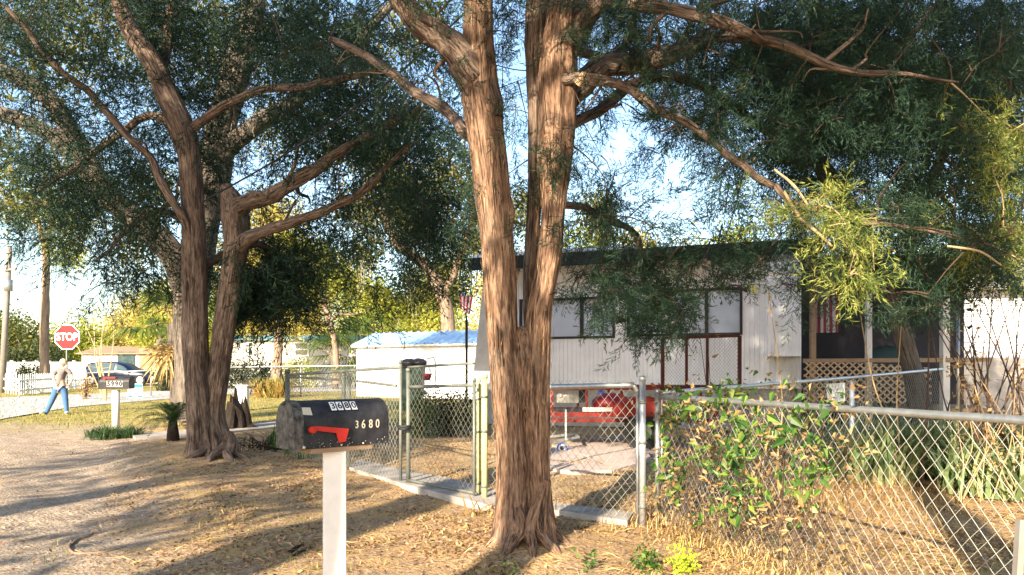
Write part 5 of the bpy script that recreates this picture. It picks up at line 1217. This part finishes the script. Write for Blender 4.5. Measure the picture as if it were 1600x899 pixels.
# =============== PALMS, SAGO, SHRUBS ===============
def fan(c, d, size, nb=18, droop=.35):
    """palmate frond: blades radiating from c around direction d"""
    d = norm(np.array(d, float)); x = norm(np.cross(d, [0, 0, 1.])+1e-6); u = np.cross(x, d); out = []
    for i in range(nb):
        a_ = math.radians(-105+210*i/(nb-1)); v = d*math.cos(a_)+x*math.sin(a_); L = size*(.75+.25*math.cos(a_))*rng.uniform(.88, 1.05); s = norm(np.cross(v, u))*size*.028
        m = c+v*L*.6; e_ = c+v*L-np.array([0, 0, L*droop]); out.append([c, m-s, e_, m+s])
    return out
def palm(name, base, top, r, label, size, n, dry=0, group='palms', nd=0):
    t = thing(name, base, label, 'palm', group); W = Wood()
    b, tp = Vector(base), Vector(top); W.limb([b-Vector((0, 0, .1)), b.lerp(tp, .33), b.lerp(tp, .7), tp], [r*1.15, r, r*.95, r*1.05], 14, .06, 8, .08); W.build('trunk', 'bark_oak', t)
    F1 = []; st = MB(); F2 = []
    for i in range(n):
        az = i*2.4+rng.uniform(-.3, .3); el = R(rng.uniform(-35, 75)); d = np.array([math.cos(az)*math.cos(el), math.sin(az)*math.cos(el), math.sin(el)]); c = np.array(tp)+d*size*.75-np.array([0, 0, size*.1])
        st.tube([tp, tp.lerp(Vector(c), .5)+Vector((0, 0, size*.06)), Vector(c)], [.02, .015, .01], 4, False); F1 += fan(c, d, size)
    for i in range(nd):
        az = i*2.4; d = np.array([math.cos(az)*.35, math.sin(az)*.35, -1.]); F2 += fan(np.array(tp)+d*size*.6, d, size*.9, 14, .1)
    obj('stalks', st, 'palm_dry', t); tris_obj('fronds', np.array(F1), 'palm', t)
    if F2: tris_obj('dead_fronds', np.array(F2), 'palm_dry', t)
    return t
Y_ = 19.; palm('fan_palm', GX(279, Y_), P(272, 505, Y_), .17, 'cabbage palm with shaggy dead skirt just left of the left cedar', 1.1, 11, group='palms', nd=12)
Y_ = 42.; palm('fan_palm', GX(256, Y_), P(252, 530, Y_), .25, 'short palm with brown hanging fronds beside the parked van', 1.1, 12, nd=12)
Y_ = 45.; palm('fan_palm', GX(560, Y_), P(562, 545, Y_), .2, 'dark green fan palm against the left corner of the shed', 1.9, 18)
Y_ = 43.; palm('fan_palm', GX(524, Y_), P(521, 556, Y_), .17, 'small pale fan palm in front of the far mobile home', 1.6, 12)
Y_ = 41.; palm('fan_palm', GX(585, Y_), P(590, 530, Y_), .17, 'tall fan palm peeking over the left end of the shed roof', 1.6, 12)
# sago
gs_ = G(270, 690); sg_ = thing('sago_palm', gs_, 'sago palm with arching dark fronds tucked against the left cedar', 'palm')
W = Wood(); W.limb([gs_-Vector((0, 0, .05)), gs_+Vector((0, .0, .2)), gs_+Vector((0, 0, .4))], [.11, .10, .08], 14, .12, 5, .12); W.build('trunk', 'wood_dark', sg_)
out = []
for i in range(46):
    az = i*2.4; el = R(rng.uniform(15, 75)); L = rng.uniform(.75, 1.15); c = np.array(gs_)+[0, 0, .38]; h_ = np.array([math.cos(az), math.sin(az), 0]); sd_ = np.array([-h_[1], h_[0], 0]); prev = c
    for j in range(22):
        s = (j+1)/22; p_ = c+h_*L*s*math.cos(el)+np.array([0, 0, L*(s*math.sin(el)-.55*s*s)]); tn = norm(p_-prev); ll = .13*math.sin(math.pi*min(1, s*.9+.1))**.6
        out.append([prev-sd_*.004, prev+sd_*.004, p_+sd_*.004, p_-sd_*.004])
        for sg2 in (1, -1):
            v = norm(sd_*sg2+tn*.5+np.array([0, 0, .25])); out.append([p_-tn*.011, p_+v*ll*.5-tn*.010, p_+v*ll, p_+v*ll*.5+tn*.010])
        prev = p_
tris_obj('fronds', np.array(out), 'sago', sg_)
def blades(n, cfun, L0, L1, w, spread, bend=.6, seg=3):
    out = []
    for _ in range(n):
        b = np.array(cfun(), float); az = rng.uniform(0, 6.283); L = rng.uniform(L0, L1); el = R(90-abs(rng.normal(0, spread))); h_ = np.array([math.cos(az), math.sin(az), 0]); sd_ = np.array([-h_[1], h_[0], 0]); prev = b
        for j in range(seg):
            s = (j+1)/seg; p_ = b+h_*L*(s*math.cos(el)+.25*bend*s*s)+np.array([0, 0, L*(s*math.sin(el)-bend*.45*s*s)]); w0, w1 = w*(1-j/seg)**.5, w*(1-(j+1)/seg)**.5
            out.append([prev-sd_*w0, prev+sd_*w0, p_+sd_*w1, p_-sd_*w1]); prev = p_
    return np.array(out)
def disc(px, py, r, Yfix=None):
    g_ = G(px, py) if Yfix is None else GX(px, Yfix)
    def f():
        a_ = rng.uniform(0, 6.283); q = r*math.sqrt(rng.random()); return (g_.x+q*math.cos(a_), g_.y+q*math.sin(a_), g_.z)
    return g_, f
g_, f_ = disc(180, 682, .55); t = thing('border_grass', g_, 'dark tufted border grass clump around the foot of the 5990 mailbox post', 'grass clump'); tris_obj('blades', blades(900, f_, .25, .5, .008, 40, 1.1), 'sago', t)
g_, f_ = disc(425, 612, .7, 33); t = thing('pampas_clump', g_, 'straw coloured grass clump at the road edge beyond the white post', 'grass clump'); tris_obj('blades', blades(900, f_, .8, 1.6, .02, 32, .9), 'straw', t)
tris_obj('green_blades', blades(500, f_, .8, 1.5, .02, 20, .7), 'grass', t)
# hedge and bushes
def bush(name, label, cat, px, Yy, top, hw, mat, n, ls, group=None, base=None):
    g_ = GX(px, Yy); t = thing(name, g_, label, cat, group); hz = P(0, top, Yy).z-g_.z; w_ = hw*Yy/F
    p_ = np.stack([g_.x+w_*rng.uniform(-1, 1, n)*.97, g_.y+rng.normal(0, .3, n)*min(w_, 1.2), g_.z+hz*rng.uniform(.03, .95, n)*(1-.25*rng.random(n)**3)], -1)
    tris_obj('foliage', inst(LEAF, p_, rng.normal(0, 1, (n, 3)), rng.uniform(.7, 1.3, n)*ls), mat, t)
    mb = MB(); [mb.tube([g_+Vector((rng.uniform(-.3, .3)*w_, 0, -.02)), g_+Vector((rng.uniform(-.7, .7)*w_, rng.uniform(-.2, .2), hz*.8))], [.02, .008], 4) for _ in range(8)]; obj('stems', mb, 'twig', t)
bush('hedge', 'dark clipped hedge in front of the far mobile home, left of the palms', 'hedge', 385, 44, 566, 38, 'oak_dark', 380, 1.8); bush('hedge', 'bright green hedge below the far mobile home window', 'hedge', 462, 46, 562, 30, 'far_green', 260, 1.8)
bush('shrub', 'round dark shrub in front of the white panel fence, nearest the utility pole', 'shrub', 38, 44, 568, 13, 'oak_dark', 130, 1.6, 'round shrubs by the white fence'); bush('shrub', 'round dark shrub in front of the white panel fence, nearest the person', 'shrub', 64, 44, 567, 11, 'oak_dark', 120, 1.6, 'round shrubs by the white fence')
bush('shrub', 'brown weedy shrub beside the rear of the van', 'shrub', 134, 31, 584, 5, 'dry', 50, 1.); bush('shrub', 'dark shrub beyond the van bonnet', 'shrub', 262, 40, 572, 14, 'oak_dark', 150, 1.6)
bush('shrub', 'dark grey brush under the trees left of the stop sign', 'shrub', 40, 50, 540, 60, 'oak_dark', 380, 2.4)
bush('shrub', 'loose low planting inside the gate, right of the bin', 'shrub', 700, 15.5, 612, 46, 'oak_dark', 190, .9); bush('shrub', 'leafy plants along the inside of the gate beside the flagpole', 'shrub', 655, 15, 610, 20, 'vine', 80, .8)
# dead branchy heap near the walk
mb = MB(); g_ = G(425, 700)
for _ in range(120):
    b = g_+Vector((rng.normal(0, .45), rng.normal(0, .5), 0)); d = Vector((rng.normal(0, .3), rng.normal(0, .3), rng.uniform(.02, .28))); mb.tube([b, b+d*.6+Vector((0, 0, .05)), b+d], [.007, .005, .002], 4, False)
t = thing('brush_pile', g_, 'low tangle of dark dead stems below the fence corner post', 'brush pile'); obj('stems', mb, 'wood_dark', t)
# green iris-like blades by post A
g_, f_ = disc(432, 702, .16); t = thing('iris_plant', g_, 'sword leaved plant just left of the fence corner post', 'plant'); tris_obj('blades', blades(22, f_, .35, .6, .014, 14, .3), 'vine', t)
g_, f_ = disc(470, 716, .25); t = thing('iris_plant', g_, 'sword leaved plant under the near mailbox, right of the corner post', 'plant'); tris_obj('blades', blades(22, f_, .3, .6, .011, 12, .3), 'vine', t)
g_, f_ = disc(752, 806, .14); t = thing('dead_plant', g_, 'curled dead leaves at the foot of the yellow green posts', 'plant'); tris_obj('blades', blades(20, f_, .15, .4, .012, 45, .8), 'dry', t)
# bare sapling left
def stems(name, label, cat, px, pyb, tips, w, mat='twig_pale', Yf=None, leaves=None, group=None, jit=6):
    g_ = G(px, pyb) if Yf is None else GX(px, Yf); Yy = g_.y; t = thing(name, g_, label, cat, group); mb = MB(); ends = []
    for tp in tips:
        sx = tp[2] if len(tp) > 2 else px; s = P(sx, pyb if Yf is None else 580+F*(H-tz(Yy))/Yy, Yy); e_ = P(tp[0], tp[1], Yy+rng.uniform(-.3, .3))
        mid = s.lerp(e_, .5)+Vector((rng.normal(0, jit)*Yy/F, rng.normal(0, .1), 0)); c, _ = smooth_path([s, s.lerp(mid, .5)+Vector((rng.normal(0, jit/3)*Yy/F, 0, 0)), mid, e_], [1]*4, 5)
        mb.tube(c, np.linspace(w, w*.35, len(c))*Yy/F/2, 6, False); ends += [c[int(len(c)*q)] for q in (.55, .7, .8, .9, .99)]
        for _ in range(3):
            i = rng.integers(len(c)//2, len(c)-1); d = rng.normal(0, 1, 3); d[2] = abs(d[2]); mb.tube([c[i], c[i]+norm(d)*(12*Yy/F)], [w*.3*Yy/F/2, w*.15*Yy/F/2], 4, False)
    obj('stems', mb, mat, t)
    if leaves:
        mt_, n, sz = leaves; ends = np.array(ends); p_ = ends[rng.integers(0, len(ends), n)]+rng.normal(0, .06, (n, 3)); T = leaf_template(3, .05, sz); tris_obj('leaves', inst([T], p_, rng.normal(0, 1, (n, 3))-[0, 0, .7], rng.uniform(.7, 1.2, n)), mt_, t)
    return t
stems('bare_sapling', 'leafless pale multi-stemmed sapling between the person and the 5990 mailbox', 'sapling', 165, 610, [(130, 500), (148, 480), (166, 490), (180, 470), (160, 510), (120, 540)], 3, Yf=30)
# saplings at right
stems('sapling', 'slim pale sapling with a few curled leaves in front of the white corrugated panel', 'sapling', 1218, 640, [(1200, 450)], 3.2, Yf=7.4, leaves=('dry', 7, .07), jit=9)
stems('sapling', 'dark slender sapling in front of the window wall, right of the steel posts', 'sapling', 1120, 640, [(1090, 500), (1105, 520)], 2.2, 'twig', Yf=7.6, leaves=('dry', 6, .05))
stems('sapling', 'dark upright sapling crossing the lattice panel', 'sapling', 1440, 690, [(1452, 470)], 5, 'twig', Yf=8.5, jit=5)
stems('sapling', 'leaning bare sapling arching over the lattice panel', 'sapling', 1410, 660, [(1410, 480), (1330, 400)], 3.5, 'twig_pale', Yf=8.8, jit=12)
stems('sapling', 'pair of thin dried weeds in front of the lattice, hung with brown leaves', 'sapling', 1190, 850, [(1195, 640), (1215, 620)], 2.6, 'twig_pale', Yf=6, leaves=('dry', 24, .05))
tips = [(rng.uniform(1450, 1640), rng.uniform(430, 560), rng.uniform(1470, 1640)) for _ in range(30)]
stems('bare_thicket', 'dense thicket of bare reddish brown stems at the right edge before the white siding', 'thicket', 1550, 700, tips, 4.0, 'twig', Yf=8.6, leaves=('dry', 60, .05), jit=8)
tips = [(rng.uniform(1460, 1640), rng.uniform(520, 640), rng.uniform(1480, 1640)) for _ in range(14)]
stems('bare_thicket', 'lower straw coloured stems in front of the bare thicket', 'thicket', 1560, 700, tips, 2.0, 'twig_pale', Yf=7.6, leaves=('dry', 110, .05), jit=10)
# curved vine stems with yellow leaves near 1255,440
t = thing('hanging_twig', P(1255, 430, 7), 'bare twig with three yellow leaves dangling before the porch', 'twig'); mb = MB(); c, _ = smooth_path([P(1190, 425, 7.2), P(1230, 430, 7), P(1260, 425, 6.9), P(1300, 418, 6.8)], [1]*4, 6); mb.tube(c, .005, 5); obj('stem', mb, 'twig_pale', t)
o_ = []
for px, py in ((1248, 447), (1261, 445), (1266, 450), (1281, 443), (1179, 452), (1170, 448)):
    c = np.array(P(px, py-10, 7)); w_ = .022; o_.append([c, c+[-w_, 0, -.07], c+[0, -.02, -.14], c+[w_, 0, -.07]])
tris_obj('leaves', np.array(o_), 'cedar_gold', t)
# yucca / bromeliad-like clumps behind the fence
yl = ['low strappy clump at the foot of the leaning oak', 'broad leaved clump right behind the grey fence rail', 'grey green strappy clump against the bright upright fence post', 'tall dark strappy clump right of the pale blank sign', 'dense strappy clump under the slanting fence rail', 'pale yellow green strappy clump in sun near the right edge', 'low strappy clump at the far right edge', 'sunlit strappy clump below the bare thicket', 'shaded strappy clump deep behind the fences', 'small strappy clump at the sunny gap in the planting']
for (px, pyb, r, n, h_), lb in zip(((1470, 745, .5, 240, .9), (1560, 770, .6, 260, .85), (1270, 740, .45, 190, .75), (1360, 752, .5, 240, .95), (1430, 745, .5, 240, .95), (1500, 748, .6, 260, .8), (1600, 752, .6, 240, .8), (1550, 726, .6, 240, .9), (1400, 712, .8, 300, 1.1), (1340, 715, .5, 180, .8)), yl):
    g_, f_ = disc(px, pyb, r); t = thing('strappy_plant', g_, lb, 'plant', 'strappy plants behind the fences'); tris_obj('blades', blades(n, f_, h_*.7, h_*1.3, .026, 22, .8, 4), 'yucca' , t)
# vine over the corner of the fences
def leafpoly(c, d, n_, L):
    s = norm(np.cross(d, n_)); w_ = L*.27; f_ = n_*L*.10; e_ = d*L+n_*-L*.15
    return [[c, c+d*L*.35+s*w_+f_, c+e_*1.15], [c, c+e_*1.15, c+d*L*.35-s*w_+f_]]
t = thing('climbing_vine', g1, 'broad leaved green vine smothering the fence corner beside the steel posts', 'vine'); att = [np.array(g1.lerp(g2, q)+Vector((0, 0, z))) for q in np.linspace(.02, .5, 12) for z in np.linspace(0, 1.1, 9)]
att += [np.array(g1.lerp(g5, q)+Vector((0, 0, z))) for q in np.linspace(.02, .45, 8) for z in np.linspace(.2, 1.15, 6)]
att = np.array(att); lv = []; mb = MB()
def inv(px, py):
    return min(((px-1175)/165)**2+((py-690)/125)**2, ((px-1110)/85)**2+((py-632)/52)**2) < rng.uniform(.15, 1.5)
cnt = 0
while cnt < 1150:
    c = att[rng.integers(len(att))]+rng.normal(0, .1, 3); px = 800+F*c[0]/c[1]; py = 580-F*(c[2]-H)/c[1]
    if not inv(px, py) or math.sin(px*.055+1)+math.sin(py*.07+px*.03)+.8*math.sin(px*.13-py*.11) < rng.uniform(-1.2, .9): continue
    cnt += 1
    d = norm(rng.normal(0, 1, 3)+np.array([-.2, -.5, -.6])); n_ = norm(np.array([-.3, -1, .6])+rng.normal(0, .45, 3)); d = norm(d-n_*d.dot(n_)); lv += leafpoly(c, d, n_, rng.choice([.03, .04, .05, .06, .075, .095])*rng.uniform(.8, 1.1))
tris_obj('leaves', np.array(lv), 'vine', t)
dl = []
for _ in range(1300):
    c = att[rng.integers(len(att))]+rng.normal(0, .1, 3); dl += leafpoly(c, norm(rng.normal(0, 1, 3)), norm(rng.normal(0, 1, 3)), rng.uniform(.03, .07))
tris_obj('dead_leaves', np.array(dl), 'dry', t)
for _ in range(230):
    a_ = att[rng.integers(len(att))].copy(); a_[2] = 0; b_ = att[rng.integers(len(att))]; a_ = np.array([b_[0]+rng.normal(0, .3), b_[1]+rng.normal(0, .3), 0]); m_ = (a_+b_)/2+rng.normal(0, .14, 3)
    c, _ = smooth_path([a_, m_, b_], [1]*3, 5); mb.tube(c, [rng.uniform(.001, .003)]*len(c), 4, False)
obj('stems', mb, 'twig', t)
# weeds in front
for px, py, r, n, h_, mt_, nm, lb in ((1065, 893, .09, 60, .16, 'neon', 'weed', 'bright yellow green weed at the bottom edge'), (1010, 893, .07, 60, .13, 'vine', 'weed', 'small dark green weed near the big cedar roots'), (920, 892, .03, 12, .12, 'vine', 'weed', 'tiny green sprig between the roots and the dark weed'), (790, 905, .05, 14, .1, 'vine', 'weed', 'tiny leafy sprout under the big cedar')):
    g_, f_ = disc(px, py, r); t = thing(nm, g_, lb, 'weed', 'weeds in the foreground litter')
    p_ = np.array([f_() for _ in range(n)]); p_[:, 2] += rng.random(n)*h_; T = leaf_template(5, .05, .035); tris_obj('leaves', inst([T], p_, rng.normal(0, 1, (n, 3)), rng.uniform(.6, 1.2, n)), mt_, t)
# dead forked branch on the dirt
mb = MB()
def gp_(px, py, z=.012): q = G(px, py); return (q.x, q.y, z+micro(q.x, q.y)-.02)
for pts, r in (([(112, 846), (108, 856), (118, 868), (150, 870), (175, 866), (197, 858)], .012), ([(112, 850), (122, 842), (135, 838), (148, 828)], .010), ([(118, 862), (130, 868), (142, 874)], .008)):
    c, _ = smooth_path([gp_(*q) for q in pts], [1]*len(pts), 6); mb.tube(c, np.linspace(r, r*.5, len(c)), 7)
o = obj('fallen_branch', mb, 'wood', None, True); prop(o, 'curved dead branch lying on the sandy dirt lane', 'branch')
mb = MB()
for pts, r in (([(452, 868), (462, 862), (472, 858)], .02), ([(458, 872), (468, 866), (476, 864)], .014)):
    c, _ = smooth_path([gp_(*q, .02) for q in pts], [1]*len(pts), 5); mb.tube(c, [r]*len(c), 6)
o = obj('bark_chunk', mb, 'wood_dark', None, True); prop(o, 'dark curled bark chunk on the litter left of the white mailbox post', 'bark')
o = obj('pale_wood_scrap', MB().tube([gp_(862, 894, .02), gp_(880, 890, .03), gp_(892, 886, .02)], [.02, .028, .012], 7), 'twig_pale', None, True); prop(o, 'pale wood scrap on the ground below the big trunk', 'wood scrap')
# stake bottom right
t = thing('wooden_stake', P(1585, 900, 2.9), 'weathered greenish stake leaning at the bottom right corner', 'stake'); mb = MB(); mb.beam((P(1580, 930, 2.9)-Vector((0, 0, .35))), P(1595, 812, 2.95), .03, .025); obj('stake', mb, 'pole_wood', t)
# =============== GROUND COVER (stuff) ===============
def in_lane(x, y): return x < -1.9-.5*(y-4)
def scatter(n, keep, y0=3.6, y1=20):
    P_ = []
    while len(P_) < n:
        y = y0*(y1/y0)**(rng.random()**.8); x = rng.uniform(-.74, .74)*y
        if keep(x, y): P_.append((x, y))
    a_ = np.array(P_); z = tzn(a_[:, 1])+micro(a_[:, 0], a_[:, 1])*np.clip((26-a_[:, 1])/10, 0, 1)
    z += .10*np.exp(-((a_[:, 0]-.12)**2+(a_[:, 1]-5.55)**2)/.35)+.09*np.exp(-((a_[:, 0]+4.6)**2+(a_[:, 1]-11.0)**2)/1.0)
    return np.column_stack([a_, z])
def flat(n, p_, smin, smax, asp, tilt=.35):
    az = rng.uniform(0, 6.283, n); d = np.stack([np.cos(az), np.sin(az), rng.normal(0, tilt, n)], -1); d = norm(d); s = norm(np.cross(d, np.stack([rng.normal(0, tilt, n), rng.normal(0, tilt, n), np.ones(n)], -1)))
    L = rng.uniform(smin, smax, n)[:, None]; w_ = L*asp; c = p_+np.array([0, 0, .004]); cz = np.zeros((n, 3)); cz[:, 2] = (L*.2)[:, 0]
    return np.stack([c-d*L/2, c+s*w_+cz*.6, c+d*L/2, c-s*w_+cz*.6], 1)
def keepL(x, y):
    e_ = x-(-1.9-.5*(y-4)); cl = math.sin(x*2.3+math.sin(y*1.7))*math.sin(y*1.9+x)+.6*math.sin(x*6.1-y*3.3)*math.sin(y*5.2+1); return rng.random() < (.45+.55*max(-.6, min(1, cl*1.5)))* (1 if e_ > .6 else (.35 if e_ > -.5 else .05))
p_ = scatter(46000, keepL); L_ = flat(len(p_), p_, .012, .05, .24, .5)
o = tris_obj('leaf_litter', L_, 'litter'); prop(o, 'brown fallen leaves covering the ground under the cedars', 'leaf litter', kind='stuff')
p_ = scatter(17000, lambda x, y: keepL(x, y) and (x > .6 or rng.random() < .4)); L_ = flat(len(p_), p_, .04, .2, .025, .22)
o = tris_obj('pine_straw', L_, 'straw'); prop(o, 'straw and dry needles strewn along the fence', 'straw', kind='stuff')
def kg(x, y):
    v = math.sin(x*1.1+1)*math.sin(y*.9+x*.4)+.5*math.sin(x*3.1+y*2.3); return v > .55 and x > -1.9-.5*(y-4)-.8
p_ = scatter(2200, kg, 3.6, 17); it = iter(p_); o = tris_obj('grass', blades(2200, lambda: next(it), .03, .09, .003, 35, .8, 2), 'grass'); prop(o, 'sparse short grass tufts on the littered ground', 'grass', kind='stuff')
p_ = scatter(14000, lambda x, y: x < 6 and not (y > 36 and rng.random() < .5), 17.5, 45); it = iter(p_)
def nx():
    return next(it)
o = tris_obj('lawn_grass', blades(14000, nx, .06, .16, .010, 30, .7, 2), 'grass'); prop(o, 'sunlit lawn grass on the verge before the road', 'grass', kind='stuff')
# dry weeds along the near fence
def cf():
    q = rng.random(); b = g1.lerp(g2, q); return (b.x+rng.normal(0, .18), b.y+rng.normal(0, .2), 0.)
o = tris_obj('dry_grass', blades(2300, cf, .05, .30, .003, 62, 1.1, 3), 'straw'); prop(o, 'golden dry grass bent along the foot of the near fence', 'dry grass', kind='stuff')
def cf2():
    q = rng.random(); b = g1.lerp(g5, q); return (b.x+rng.normal(.5, .6), b.y+rng.normal(-.3, .5), 0.)
o = tris_obj('dry_grass', blades(2200, cf2, .1, .45, .005, 34, .9, 3), 'dry'); prop(o, 'brown dead weeds between the two converging fences', 'dry grass', kind='stuff')

# =============== SHADE TREES BEHIND THE VIEWER ===============
def shade(label, x, y, r, crown, n, ls=3.):
    base = Vector((x, y, 0)); t = thing('oak_tree', base, label, 'tree', 'oaks behind the viewer'); W = Wood()
    W.limb([base, base+Vector((0, .1, 2)), base+Vector((.2, 0, 5)), base+Vector((0, .2, 8))], [r*1.2, r, r*.85, r*.4], 14, .08, 5, .05); W.build('trunk', 'bark_oak', t)
    c = []
    for cx, cy, cz, cr in crown:
        k_ = int(n*cr*cr/sum(q[3]**2 for q in crown)); d_ = norm(rng.normal(0, 1, (k_, 3)))*(rng.random((k_, 1))**.4)*cr; c.append(d_+[cx, cy, cz])
    c = np.concatenate(c); tris_obj('crown', inst(LEAF, c, rng.normal(0, 1, (len(c), 3)), rng.uniform(.7, 1.3, len(c))*ls), 'oak', t)
for a_ in SHADE: shade(*a_)
open("/tmp/cnt.txt","w").write(str(sorted([(len(m.polygons),m.name) for m in bpy.data.meshes])[-25:]))
